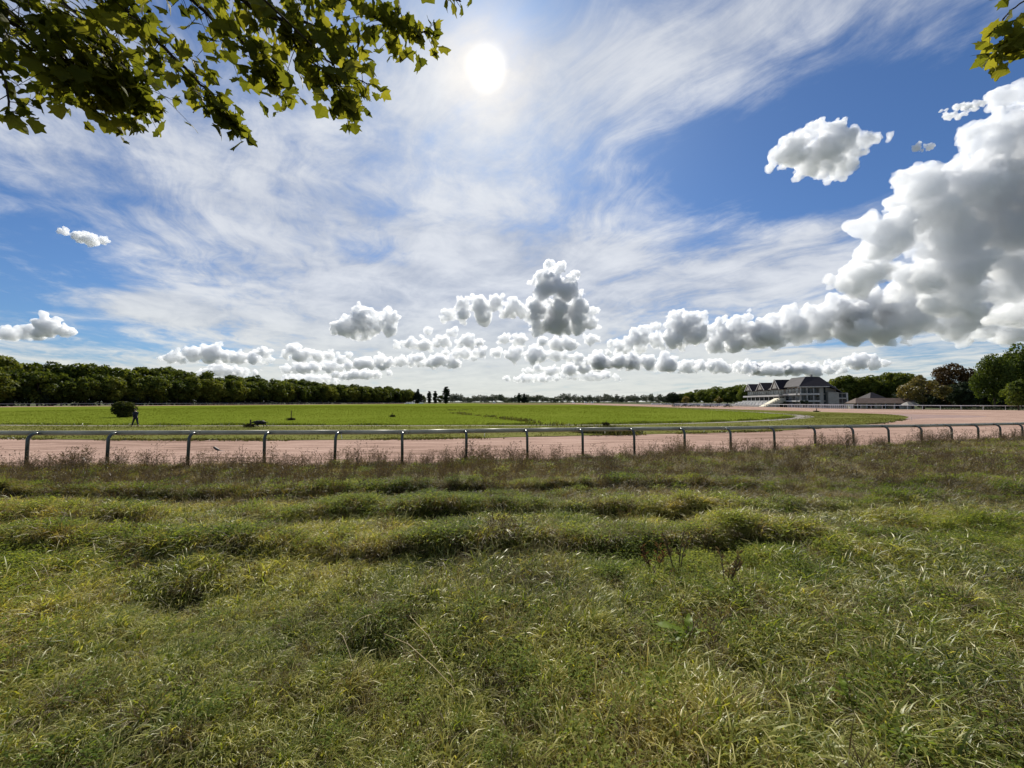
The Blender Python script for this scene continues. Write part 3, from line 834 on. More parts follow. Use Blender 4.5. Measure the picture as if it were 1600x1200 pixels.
for i in range(len(rl) - 1):
    a, b = rl[i][0], rl[i + 1][0]
    d = (b - a)
    L = d.length - 0.006
    prof = []
    for k in range(14):                                       # oval section, taller than deep
        th = 2 * math.pi * k / 14
        prof.append((math.cos(th) * 0.055, math.sin(th) * 0.075))
    mb = MB().prism(prof, 0, 0.003, L)
    r = mb.build('rail', M['rail'], fence, a, True)
    r.data.polygons[0].use_smooth = False; r.data.polygons[1].use_smooth = False
    r.rotation_euler = (0, -math.asin(d.z / d.length), math.atan2(d.y, d.x))
    if i % 3 == 0:
        MB().prism([(p[0] * 1.06, p[1] * 1.06) for p in prof], 0, L - 0.16, L + 0.16 if i + 2 < len(rl) else L).build('joint_sleeve', M['rail'], r, None, True)

def far_rail(name, pts, label, mat, step=3.0, h=1.2, hr=0.07, z=0.0, lower=False, group=None):
    """a rail of straight lengths on slim posts, far off"""
    e = empty(name, (pts[0][0], pts[0][1], z))
    o = Vector((pts[0][0], pts[0][1], 0))
    poly = [Vector((p[0], p[1], 0)) - o for p in pts]
    pm = MB().tube([(0, 0, -0.3), (0, 0, h - 0.05)], 0.05, 6).mesh('post', mat)
    for a, b in zip(poly, poly[1:]):
        d = b - a; L = d.length
        MB().prism([(-0.05, -hr), (0.05, -hr), (0.05, hr), (-0.05, hr)], 0, 0, L).build('rail', mat, e, a + Vector((0, 0, h))).rotation_euler = (0, 0, math.atan2(d.y, d.x))
        if lower:
            MB().prism([(-0.03, -0.05), (0.03, -0.05), (0.03, 0.05), (-0.03, 0.05)], 0, 0, L).build('rail', mat, e, a + Vector((0, 0, h * 0.5))).rotation_euler = (0, 0, math.atan2(d.y, d.x))
        n = max(1, int(L / step))
        for k in range(n):
            link('post', pm, e, a + d * (k / n))
    tag(e, label, 'fence', group)
    return e

far_rail('track_rail', [(-262, 130), (-249, 190), (-197, 330), (-139, 520), (-125, 600)], 'pale rail along the far left straight in front of the wood', M['dark_rail'], 6.0, 1.25, 0.10, -0.02)
OUTR = [(p.x, p.y) for p in catmull([(122, 300, 0), (118, 230, 0), (112, 180, 0), (108, 140, 0), (109, 125, 0), (118, 115, 0), (135, 105, 0), (150, 100, 0), (220, 84, 0), (300, 76, 0)], 5)]
far_rail('track_rail', OUTR, 'long white rail round the outside of the far right bend', M['white_rail'], 2.6, 1.2, 0.10, -0.02)
# dark clipped hedge just outside the white rail
rngh = np.random.default_rng(17)
def hedge(name, pts, label, h, w, mat, dens=60, leaf=0.16, z=-0.28):
    pts = [Vector((p[0], p[1], 0)) for p in pts]
    o = pts[0]; C = []
    for a, b in zip(pts, pts[1:]):
        n = max(2, int((b - a).length / 0.55))
        for k in range(n):
            q = a.lerp(b, k / n) - o
            for zz in np.arange(0.25, h, 0.45):
                C.append((q.x + rngh.uniform(-.2, .2) * w, q.y + rngh.uniform(-.2, .2) * w, zz + rngh.uniform(-.08, .08)))
    C = np.array(C)
    V, F = leaf_quads(rngh, C, rngh.uniform(0.30, 0.46, len(C)) * w, len(C) * dens // 4, leaf)
    V[:, 2] = np.maximum(V[:, 2], 0.02)
    ob = link(name, np_mesh(name, V, F, mat), None, (o.x, o.y, z))
    return tag(ob, label, 'hedge')
hedge('hedge', [(p[0] + 1.6, p[1] + 1.2) for p in OUTR[26:46]], 'low dark hedge behind the white rail of the right bend', 1.15, 1.0, M['leaf_dark'])
hedge('hedge', [(gx(1050, 188), 188), (gx(1122, 178), 178)], 'low dark hedge in front of the far parked cars', 0.95, 1.0, M['leaf_dark'])
hedge('hedge', [(gx(1128, 170), 170), (gx(1146, 165), 165)], 'short dark hedge right of the far car park', 0.85, 1.0, M['leaf_dark'])
far_rail('track_rail', [(gx(1000, 260), 260), (gx(1052, 200), 200), (gx(1124, 185), 185), (gx(1180, 176), 176)], 'dull pale rail in front of the far parked cars', M['dark_rail'], 3.0, 1.25, 0.09, 0.0)

# white picket barrier in front of the grandstand
pk = empty('picket_fence', (gx(1231, 148), 148, -0.28))
pe = Vector((gx(1333, 126), 126, 0)) - Vector((gx(1231, 148), 148, 0))
Lp = pe.length; pang = math.atan2(pe.y, pe.x)
pk.rotation_euler = (0, 0, pang)
picket = MB().box(-0.07, 0.07, -0.02, 0.02, 0, 1.75).mesh('picket', M['white_rail'])
npk = int(Lp / 0.62)
for k in range(npk + 1):
    link('picket', picket, pk, (k * 0.62, 0, 0))
for z in (0.45, 1.55):
    MB().box(-0.1, Lp + 0.1, 0.022, 0.07, z, z + 0.12).build('rail', M['white_rail'], pk)
tag(pk, 'white picket barrier in front of the grandstand', 'fence')
# ------------------------------------------------------------------ grandstand
M['slate'] = plain('dark_slate', (0.018, 0.016, 0.022), 0.75, 0.25, 1.2, 0.15, bump=0.4)
M['slate_worn'] = plain('grey_slate', (0.048, 0.042, 0.044), 0.8, 0.2, 1.0, 0.15, bump=0.4)
M['render_wall'] = plain('pale_render', (0.34, 0.33, 0.30), 0.85, 0.08, 0.6, 0.2, dirt=(0.22, 0.21, 0.18))
M['cream'] = plain('cream_concrete', (0.60, 0.56, 0.44), 0.85, 0.08, 0.8, 0.2, dirt=(0.40, 0.37, 0.28))
M['trim'] = plain('white_trim', (0.50, 0.49, 0.47), 0.5, 0.08, 1.0, 0.3)
M['concrete'] = plain('grey_concrete', (0.30, 0.285, 0.265), 0.9, 0.15, 0.7, 0.2, dirt=(0.16, 0.15, 0.135))
M['glass'] = plain('window_glass', (0.035, 0.045, 0.055), 0.08, 0.3, 0.4, 0.6)
M['glass_pale'] = plain('pale_glass', (0.14, 0.16, 0.17), 0.12, 0.35, 0.35, 0.6)
M['rust_roof'] = plain('brown_tile', (0.105, 0.075, 0.062), 0.8, 0.18, 1.2, 0.15, bump=0.5)
M['frame'] = plain('dark_frame', (0.05, 0.05, 0.055), 0.5, 0.1, 2, 0.3)
M['seat'] = plain('pale_seats', (0.62, 0.62, 0.60), 0.6, 0.1, 2, 0.3)

gs = empty('grandstand', (119, 165, -0.30), math.atan2(-0.2, 0.98))
gs.scale = (0.82, 1.0, 1.0)
tag(gs, 'pale grandstand with dark gabled roofs and stepped terrace beyond the track', 'building')
G = lambda name, mat, parent=gs: (lambda mb: mb.build(name, mat, parent))
def gbox(name, mat, *b, parent=gs): return MB().box(*b).build(name, mat, parent)
# local: +x to the right along the end wall, +y away along the long front (which faces -x)
# --- end block: core set back, slabs and piers in front
gbox('wall', M['render_wall'], 0.6, 16.9, 1.6, 14, 0, 8.9)
gbox('wall', M['render_wall'], 8.6, 10.4, 0, 1.6, 0, 8.9)
gbox('wall', M['render_wall'], 12.3, 17.0, -0.2, 1.6, 0, 6.5)
for z0, z1, p in ((2.55, 3.15, -0.9), (5.35, 6.05, -0.6)):
    gbox('balcony_slab', M['trim'], -0.5, 8.6, p, 1.6, z0, z1)
gbox('balcony_slab', M['trim'], -0.3, 8.6, -0.2, 1.6, 8.35, 8.75)
for zb, yb in ((3.15, -0.85), (6.05, -0.55)):
    rail_ = gbox('balcony_rail', M['frame'], -0.4, 8.5, yb, yb + 0.06, zb + 0.95, zb + 1.03)
    for k in range(15):
        MB().box(-0.4 + k * 0.62, -0.36 + k * 0.62, yb, yb + 0.05, zb, zb + 0.95).build('baluster', M['frame'], rail_)
for x0 in (0.0, 2.85, 5.7):
    gbox('column', M['trim'], x0, x0 + 0.3, -0.4, -0.1, 0, 8.35)
for z0, z1 in ((0.3, 2.3), (3.3, 5.1), (6.2, 8.2)):
    for k, x0 in enumerate((0.8, 2.7, 4.6, 6.5)):
        w = gbox('window', M['frame'], x0, x0 + 1.7, 1.52, 1.597, z0, z1)
        MB().box(x0 + 0.1, x0 + 1.6, 1.49, 1.517, z0 + 0.1, z1 - 0.1).build('pane', M['glass'] if (k + int(z0)) % 3 else M['glass_pale'], w)
for z0, z1 in ((0.4, 2.5), (3.2, 5.6), (6.0, 8.6)):
    w = gbox('window', M['frame'], 10.5, 12.2, 1.45, 1.597, z0, z1)
    for x0 in (10.6, 11.4):
        MB().box(x0, x0 + 0.7, 1.42, 1.447, z0 + 0.1, z1 - 0.1).build('pane', M['glass'], w)
gbox('wall', M['render_wall'], 16.92, 21.0, 0.6, 9, 0, 6.2)
gbox('wall', M['trim'], 20.6, 21.2, 0.3, 0.598, 0, 6.2)
for z0, z1 in ((0.3, 1.9), (2.1, 3.7), (4.3, 5.9)):
    for x0 in (17.2, 19.0):
        w = gbox('window', M['frame'], x0, x0 + 1.5, 0.50, 0.597, z0, z1)
        MB().box(x0 + 0.1, x0 + 1.4, 0.47, 0.497, z0 + 0.1, z1 - 0.1).build('pane', M['glass'], w)
gbox('balcony_slab', M['trim'], 17.0, 21.0, 0.0, 0.598, 3.85, 4.15)
for z0, z1 in ((2.55, 3.15), (5.35, 6.05)):
    gbox('balcony_slab', M['trim'], -0.9, 0.598, 1.7, 13.9, z0, z1)
    for k in range(9):
        MB().box(-0.86, -0.80, 1.9 + k * 1.45, 1.96 + k * 1.45, z1, z1 + 0.95).build('baluster', M['frame'], gs)
    gbox('balcony_rail', M['frame'], -0.88, -0.80, 1.8, 13.8, z1 + 0.95, z1 + 1.03)
for z0, z1 in ((0.3, 2.3), (3.3, 5.2), (6.2, 8.3)):
    for k in range(4):
        y0 = 2.2 + k * 2.95
        w = gbox('window', M['frame'], 0.52, 0.597, y0, y0 + 2.5, z0, z1)
        for q in (0.12, 1.3):
            MB().box(0.47, 0.517, y0 + q, y0 + q + 1.08, z0 + 0.1, z1 - 0.1).build('pane', M['glass'] if k % 2 else M['glass_pale'], w)
# end block roof: steep hip, right slope sweeping low over the annex
v = [(-1.0, -1.2, 8.9), (12.4, -1.2, 8.9), (17.2, -1.2, 6.7), (21.6, 4, 6.3), (21.6, 14.8, 6.3), (-1.0, 14.8, 8.9), (5.0, 4.2, 13.2), (11.5, 4.2, 13.0), (11.0, 14.8, 13.0), (4.2, 14.8, 13.2)]
roof = MB().raw(v, [(0, 1, 7, 6), (1, 2, 7), (2, 3, 7), (3, 4, 8, 7), (6, 7, 8, 9), (5, 0, 6, 9), (4, 5, 9, 8), (0, 5, 4, 3, 2, 1)]).build('roof', M['slate'], gs)
MB().raw([(-1.05, -1.25, 8.55), (12.4, -1.25, 8.55), (12.4, -1.25, 8.88), (-1.05, -1.25, 8.88), (-1.05, -1.15, 8.55), (12.4, -1.15, 8.55), (12.4, -1.15, 8.88), (-1.05, -1.15, 8.88)],
         [(0, 1, 2, 3), (7, 6, 5, 4), (0, 4, 5, 1), (3, 2, 6, 7), (0, 3, 7, 4), (1, 5, 6, 2)]).build('fascia', M['trim'], roof)
MB().box(8.5, 9.3, 6, 6.8, 12.8, 14.1).build('chimney', M['concrete'], roof)
# --- long wing facing the track (-x)
gbox('wall', M['render_wall'], 0.4, 13, 14.02, 58, 0, 8.4)
gbox('balcony_slab', M['trim'], -2.6, 0.398, 14.5, 58, 5.0, 5.75)
gbox('balcony_slab', M['concrete'], -2.0, 0.398, 14.5, 58, 2.6, 2.95)
for k in range(16):
    y0 = 14.9 + k * 2.7
    w = gbox('window', M['frame'], 0.30, 0.397, y0, y0 + 2.3, 5.95, 8.1)
    MB().box(0.24, 0.297, y0 + 0.1, y0 + 1.1, 6.05, 8.0).build('pane', M['glass_pale'], w)
    MB().box(0.24, 0.297, y0 + 1.2, y0 + 2.2, 6.05, 8.0).build('pane', M['glass_pale'] if k % 3 else M['glass'], w)
    w = gbox('window', M['frame'], 0.30, 0.397, y0, y0 + 2.3, 3.1, 4.9)
    MB().box(0.24, 0.297, y0 + 0.12, y0 + 2.18, 3.2, 4.8).build('pane', M['glass'], w)
    if k % 2 == 0: gbox('column', M['trim'], -2.3, -2.05, y0 - 0.3, y0 - 0.05, 2.95, 5.0)
# wing roof with three gabled cross roofs that overhang the front
MB().raw([(-1.2, 14.82, 8.4), (-1.2, 58.8, 8.4), (6.5, 58.8, 12.0), (6.5, 14.82, 12.0), (14.2, 14.82, 8.4), (14.2, 58.8, 8.4)],
         [(0, 1, 2, 3), (3, 2, 5, 4), (0, 3, 4), (1, 5, 2), (0, 4, 5, 1)]).build('roof', M['slate_worn'], gs)
for y0, hw, pk_ in ((16.5, 4.2, 12.6), (33.0, 4.6, 12.0), (48.5, 4.6, 12.0)):
    r = MB().prism([(y0 - hw, 8.2), (y0, pk_), (y0 + hw, 8.2)], 0, -3.4, 6.0).build('gable_roof', M['slate'], gs)
    for s in (-1, 1):
        MB().raw([(-3.55, y0 + s * hw * 1.06, 7.95), (-3.55, y0, pk_ - 0.15), (-3.55, y0, pk_ + 0.35), (-3.55, y0 + s * hw * 1.12, 8.25),
                  (-3.42, y0 + s * hw * 1.06, 7.95), (-3.42, y0, pk_ - 0.15), (-3.42, y0, pk_ + 0.35), (-3.42, y0 + s * hw * 1.12, 8.25)],
                 [(0, 1, 2, 3), (7, 6, 5, 4), (0, 4, 5, 1), (3, 2, 6, 7), (0, 3, 7, 4), (1, 5, 6, 2)]).build('bargeboard', M['trim'], r)
    MB().prism([(y0 - hw * 0.55, 8.6), (y0, pk_ - 1.0), (y0 + hw * 0.55, 8.6)], 0, -3.50, -3.42).build('gable_panel', M['render_wall'], r)
MB().box(6.0, 6.8, 30, 30.8, 11.6, 13.0).build('chimney', M['concrete'], gs)
# stepped terrace with rows of pale seats
for k in range(9):
    x1 = -2.1 - k * 1.15
    st = gbox('terrace_step', M['concrete'], x1 - 1.148, x1, 16.0, 60.0, 0, 2.7 - k * 0.29)
    if k % 2 == 0 and k < 8:
        for q in range(10):
            y0 = 17.5 + q * 4.2 + (k % 3) * 0.4
            MB().box(x1 - 0.75, x1 - 0.30, y0, y0 + 3.2, 2.7 - k * 0.29 + 0.003, 2.7 - k * 0.29 + 0.42).build('bench', M['seat'], st)
# broad cream stair flank at the near end of the terrace
MB().prism([(-12.6, 0), (-0.52, 0), (-0.52, 4.2), (-3.8, 4.2)], 1, 11.4, 15.9).build('stair_flank', M['cream'], gs)
for k in range(8):
    gbox('stair_tread', M['cream'], -12.2 + k * 1.1, -11.0 + k * 1.1, 9.8, 11.38, 0, 0.45 + k * 0.48)
# drum shaped bush and small ones beside the stair
def shrub(x, y, r, label, mat='leaf_dark', tall=1.0):
    rg = np.random.default_rng(int(abs(x * 13 + y)))
    e = empty('shrub', (x, y, -0.28))
    c = rg.normal(size=(16, 3)) * r * 0.33 + np.array([0, 0, r * 0.85 * tall])
    V, F = leaf_quads(rg, c, rg.uniform(0.3, 0.45, 16) * r, 1500, r * 0.11)
    V[:, 2] = np.maximum(V[:, 2], 0.05)
    link('foliage', np_mesh('foliage', V, F, M[mat]), e)
    MB().tube([(0, 0, -0.1), (0, 0, r)], [0.09, 0.04], 6).build('stem', M['bark'], e)
    return tag(e, label, 'shrub')
shrub(gx(1257, 158), 158, 1.75, 'round black green shrub at the corner of the grandstand')
shrub(gx(1244, 160), 160, 1.0, 'small dark shrub left of the round one at the grandstand', tall=0.9)
shrub(gx(1222, 172), 172, 1.5, 'dark low shrub at the foot of the terrace seats', tall=0.8)

# --- low buildings right of the stand
def hip_house(name, x, y, w, d, eave, ridge, label, wall, roofm, rz=0.0, over=0.5):
    e = empty(name, (x, y, -0.30), rz)
    MB().box(-w / 2, w / 2, -d / 2, d / 2, 0, eave).build('wall', wall, e)
    a, b = w / 2 + over, d / 2 + over
    rr = max(0.3, w / 2 - d / 2)
    MB().raw([(-a, -b, eave), (a, -b, eave), (a, b, eave), (-a, b, eave), (-rr, 0, ridge), (rr, 0, ridge)], [(0, 1, 5, 4), (1, 2, 5), (2, 3, 4, 5), (3, 0, 4), (3, 2, 1, 0)]).build('roof', roofm, e)
    tag(e, label, 'building')
    return e
h1 = hip_house('house', gx(1362, 188), 188, 9.5, 8.5, 3.2, 6.9, 'small house with a dark pointed hip roof behind the pavilion', M['concrete'], M['slate_worn'])
for x0 in (-3.4, 1.6):
    w = MB().box(x0, x0 + 1.5, -4.80, -4.753, 1.2, 2.8).build('window', M['frame'], h1); MB().box(x0 + 0.1, x0 + 1.4, -4.83, -4.803, 1.3, 2.7).build('pane', M['glass'], w)
h2 = empty('pavilion', (gx(1375, 146), 146, -0.30), R(-14))
MB().raw([(-9.5, -3.6, 2.0), (8.5, -3.6, 2.0), (8.5, 3.6, 2.0), (-9.5, 3.6, 2.0), (-7.6, 0, 3.9), (8.5, 0, 3.9)], [(0, 1, 5, 4), (1, 2, 5), (2, 3, 4, 5), (3, 0, 4), (3, 2, 1, 0)]).build('roof', M['rust_roof'], h2)
MB().box(-8.6, 8.2, 0.4, 3.2, 0, 1.98).build('wall', M['cream'], h2)
for k in range(7):
    MB().box(-8.8 + k * 2.8, -8.6 + k * 2.8, -3.3, -3.1, 0, 1.98).build('post', M['trim'], h2)
for k in range(4):
    w = MB().box(-7.9 + k * 4.1, -5.9 + k * 4.1, 0.33, 0.397, 0.2, 1.7).build('window', M['frame'], h2)
    MB().box(-7.8 + k * 4.1, -6.0 + k * 4.1, 0.30, 0.327, 0.3, 1.6).build('pane', M['glass'], w)
tag(h2, 'long low pavilion with a brown tiled roof behind the white rail', 'building')
h3 = empty('shed', (gx(1409, 150), 150, -0.30))
MB().raw([(-3, -2, 2.6), (3, -2, 2.6), (3, 2, 2.6), (-3, 2, 2.6), (-3, 0, 3.9), (3, 0, 3.9)], [(0, 1, 5, 4), (2, 3, 4, 5), (0, 4, 3), (1, 2, 5), (3, 2, 1, 0)]).build('roof', M['slate'], h3)
MB().box(-2.6, 2.6, -1.7, 1.7, 0, 2.598).build('wall', M['rust_roof'], h3)
tag(h3, 'small brown shed at the right end of the pavilion', 'shed')
h4 = empty('marquee', (gx(1421, 140), 140, -0.30))
h4.scale = (0.72, 0.72, 0.8)
MB().raw([(-3, -2.4, 1.7), (3, -2.4, 1.7), (3, 2.4, 1.7), (-3, 2.4, 1.7), (-1.4, 0, 3.2), (1.4, 0, 3.2)], [(0, 1, 5, 4), (1, 2, 5), (2, 3, 4, 5), (3, 0, 4), (3, 2, 1, 0)]).build('canopy', M['concrete'], h4)
for sx in (-2.9, 2.9):
    for sy in (-2.3, 2.3): MB().tube([(sx, sy, -0.1), (sx, sy, 1.7)], 0.05, 6).build('pole', M['steel'], h4)
MB().box(-2.9, 2.9, 2.2, 2.26, 0, 1.7).build('side_cloth', M['trim'], h4)
tag(h4, 'white marquee half hidden by the olive brown tree', 'tent')
w1 = empty('garden_wall', (gx(1333, 152), 152, -0.30))
MB().box(-2.6, 2.6, -0.15, 0.15, 0, 2.2).build('wall', plain('green_grey_wall', (0.28, 0.29, 0.22), 0.9, 0.12, 0.8), w1); MB().box(-2.65, 2.65, -0.2, 0.2, 2.203, 2.32).build('coping', M['concrete'], w1)
tag(w1, 'short green grey wall between the grandstand and the pavilion', 'wall')
# slim lattice mast and pylons on the horizon
for px, Z, h, lab in ((899, 930, 20.5, 'leaning bare mast with a wide head on the horizon'), (935, 1100, 22, 'thin mast on the horizon, left of two'), (956, 1100, 25, 'thin mast on the horizon, right of two')):
    e = empty('mast', (gx(px, Z), Z, -0.3))
    MB().tube([(0, 0, -1), (0, 0, h)], [0.5, 0.22], 6).build('pole', M['steel'], e)
    if px == 899:
        for k, (a, b) in enumerate(((-4, 3), (3.5, 2.5), (-1.5, 4), (2, 4.2))):
            MB().tube([(0, 0, h * 0.72), (a * 0.7, 0, h * 0.78 + b * 0.4), (a, 0, h * 0.8 + b)], [0.45, 0.4, 0.9], 6).build('arm', M['steel'], e)
    else: MB().box(-1.2, 1.2, -0.1, 0.1, h * 0.86, h * 0.89).build('cross_arm', M['steel'], e)
    tag(e, lab, 'mast')
# ------------------------------------------------------------------ parked vehicles
M['tyre'] = plain('tyre', (0.02, 0.02, 0.02), 0.85, 0.1)
CARP = [plain('car_white', (0.75, 0.75, 0.75), 0.25, 0.02, 1, 0.6), plain('car_silver', (0.40, 0.42, 0.44), 0.25, 0.03, 1, 0.7, 0.3), plain('car_dark', (0.03, 0.035, 0.05), 0.2, 0.05, 1, 0.7), plain('car_blue', (0.08, 0.14, 0.26), 0.25, 0.05, 1, 0.7)]
def car_meshes(paint):
    body = MB()
    prof = [(-2.05, 0.32), (-2.1, 0.75), (-1.95, 0.92), (-1.0, 1.0), (1.75, 0.98), (2.05, 0.85), (2.1, 0.45), (2.0, 0.3)]
    body.prism(prof, 1, -0.84, 0.84)
    body.raw([(-1.15, -0.8, 1.0), (1.7, -0.8, 0.98), (1.15, -0.62, 1.48), (-0.35, -0.62, 1.5), (-1.15, 0.8, 1.0), (1.7, 0.8, 0.98), (1.15, 0.62, 1.48), (-0.35, 0.62, 1.5)],
             [(0, 1, 2, 3), (7, 6, 5, 4), (3, 2, 6, 7), (0, 3, 7, 4), (1, 5, 6, 2)])
    gl = MB()
    for s in (-1, 1):
        gl.raw([(-0.85, s * 0.785, 1.05), (1.45, s * 0.785, 1.03), (1.02, s * 0.655, 1.42), (-0.28, s * 0.655, 1.43)], [(0, 1, 2, 3) if s < 0 else (3, 2, 1, 0)])
    gl.raw([(-1.12, -0.68, 1.06), (-0.47, -0.56, 1.44), (-0.47, 0.56, 1.44), (-1.12, 0.68, 1.06)], [(0, 1, 2, 3)])
    wh = MB().tube([(0, -0.1, 0), (0, 0.1, 0)], 0.32, 12)
    return body.mesh('body', paint), gl.mesh('windows', M['glass']), wh.mesh('wheel', M['tyre'])
CARM = [car_meshes(p) for p in CARP]
def van_meshes(paint):
    body = MB().prism([(-2.5, 0.35), (-2.6, 0.9), (-2.2, 1.2), (-1.6, 2.0), (-1.2, 2.15), (2.4, 2.15), (2.5, 1.9), (2.5, 0.35)], 1, -0.9, 0.9)
    gl = MB()
    for s in (-1, 1): gl.raw([(-2.0, s * 0.905, 1.25), (-0.7, s * 0.905, 1.25), (-0.7, s * 0.905, 1.85), (-1.55, s * 0.905, 1.85)], [(0, 1, 2, 3) if s < 0 else (3, 2, 1, 0)])
    gl.raw([(-2.21, -0.75, 1.25), (-1.69, -0.75, 1.95), (-1.69, 0.75, 1.95), (-2.21, 0.75, 1.25)], [(0, 1, 2, 3)])
    wh = MB().tube([(0, -0.11, 0), (0, 0.11, 0)], 0.35, 12)
    return body.mesh('body', paint), gl.mesh('windows', M['glass']), wh.mesh('wheel', M['tyre'])
VANM = van_meshes(CARP[0])
def park(name, ms, x, y, rz, label, cat, group, wb=1.28, z=-0.29):
    e = empty(name, (x, y, z), rz)
    link('body', ms[0], e); link('windows', ms[1], e)
    for sx in (-wb, wb):
        for sy in (-0.72, 0.72): link('wheel', ms[2], e, (sx, sy, 0.32))
    tag(e, label, cat, group)
rc = random.Random(4)
for i, px in enumerate(range(1022, 1052, 6)):
    Z = 330 + rc.uniform(-5, 5)
    park('car', CARM[0 if i != 3 else 1], gx(px + rc.uniform(-1, 1), Z), Z, rc.uniform(-.1, .1) + (0 if i % 2 else 3.14), 'pale car in the distant row left of the black round tree', 'car', 'cars in the distant row')
seq = [1, 0, 2, 0, 0, 1, 3, 0, 0, 2, 0, 1, 3, 0, 2]
nm = ['white', 'silver', 'dark', 'blue']
for i, c in enumerate(seq):
    px = 1058 + i * 5.6; Z = 236 - i * 1.8 + rc.uniform(-2, 2)
    park('car', CARM[c], gx(px, Z), Z, 1.57 + rc.uniform(-.7, .7), nm[c] + ' car in the crowded car park left of the grandstand', 'car', nm[c] + ' cars in the car park')
for i, px in enumerate((636.5, 640.5, 645, 658)):
    Z = 455 + i * 6
    park('van', VANM, gx(px, Z), Z, rc.uniform(-.2, .2), 'white van parked at the end of the left wood', 'van', 'vans at the end of the wood', 1.5)
for i, px in enumerate((772, 896, 915, 925)):
    park('van', VANM, gx(px, 700), 700, 0.1 * i, 'white van far off in front of the horizon woods', 'van', 'vans before the horizon woods', 1.5)

# ------------------------------------------------------------------ stakes and pegs
M['wood'] = plain('old_wood', (0.07, 0.055, 0.04), 0.9, 0.3, 6.0, 0.1, bump=0.4)
M['twig'] = plain('dead_weed', (0.055, 0.045, 0.022), 0.9, 0.3, 3.0, 0.1)
M['peg'] = plain('white_peg', (0.72, 0.70, 0.58), 0.5, 0.1, 3.0, 0.3)
def clump(e, r, h, n, mat, seed, name='weeds'):
    rg = np.random.default_rng(seed)
    base = np.stack([rg.normal(0, r * 0.45, n), rg.normal(0, r * 0.45, n), np.zeros(n)], 1)
    lean = rg.normal(0, 0.35, (n, 2)); hh = h * rg.uniform(0.35, 1.0, n)
    tip = base + np.stack([lean[:, 0] * hh, lean[:, 1] * hh, hh], 1)
    wd = rg.uniform(0.012, 0.035, n) * (0.6 + r); a = rg.uniform(0, 6.28, n)
    s = np.stack([np.cos(a) * wd, np.sin(a) * wd, np.zeros(n)], 1)
    mid = base * 0.45 + tip * 0.55 + np.array([0, 0, 0.05])
    V = np.stack([base - s, base + s, mid + s, tip, mid - s], 1).reshape(-1, 3)
    F = np.arange(n * 5).reshape(-1, 5)
    return link(name, np_mesh(name, V, F, mat), e)
def stake(px, py, h, r, label, lean=0.0, weeds=0.5, seed=1):
    p = on_ground(px, py, 0.06)
    e = empty('stake', p)
    MB().tube([(0, 0, -0.2), (lean * h * 0.5, 0, h * 0.5), (lean * h, 0, h)], [r, r, r * 0.9], 8).build('stick', M['wood'], e)
    clump(e, weeds, 0.35, 160, M['twig'], seed)
    return tag(e, label, 'stake')
stake(455, 656.5, 1.12, 0.045, 'thin dark stake upright in the middle of the meadow', 0.0, 0.45, 2)
stake(390.5, 667, 0.62, 0.06, 'short dark stake in a tuft of weeds beside the black dog', 0.10, 0.40, 3)
stake(613, 651.5, 0.55, 0.05, 'short stake in a small tuft further out in the meadow', -0.05, 0.40, 4)
stake(947, 665, 0.45, 0.03, 'little stake with weeds where the path bends away', 0.05, 0.35, 5)
stake(1276, 643.5, 0.75, 0.07, 'small dark stake on the grass before the grandstand track', 0.0, 0.5, 6)
for i, (px, py, h, lean) in enumerate(((535, 686, 0.36, -0.25), (757, 683.5, 0.34, 0.0), (945, 680, 0.36, 0.03), (1100, 676, 0.36, 0.02), (1222, 671, 0.34, 0.0), (1424, 657, 0.40, 0.02))):
    p = on_ground(px, py, 0.02)
    names = ['leaning', 'second from left', 'third from left', 'fourth from left', 'fifth from left', 'farthest right']
    e = empty('marker_peg', p)
    MB().tube([(0, 0, -0.1), (lean * h, 0, h)], 0.022, 8).build('rod', M['peg'], e)
    MB().tube([(lean * h, 0, h), (lean * (h + 0.05), 0, h + 0.05)], [0.03, 0.018], 8).build('cap', M['peg'], e)
    tag(e, names[i] + ' white marker peg on the inner edge of the track', 'peg')

# ------------------------------------------------------------------ walker
M['navy'] = plain('navy_jacket', (0.018, 0.020, 0.034), 0.8, 0.15, 6, 0.2)
M['jeans'] = plain('dark_jeans', (0.022, 0.026, 0.034), 0.85, 0.15, 6, 0.2)
M['skin'] = plain('skin', (0.42, 0.27, 0.20), 0.55, 0.05, 6, 0.3)
M['hair'] = plain('dark_hair', (0.03, 0.024, 0.02), 0.7, 0.1, 8, 0.3)
M['shoe'] = plain('black_shoe', (0.012, 0.012, 0.012), 0.6, 0.1, 8, 0.3)
M['fur'] = plain('black_fur', (0.010, 0.010, 0.010), 0.75, 0.2, 8, 0.25)
M['feather'] = plain('black_feather', (0.010, 0.010, 0.012), 0.5, 0.2, 20, 0.35)

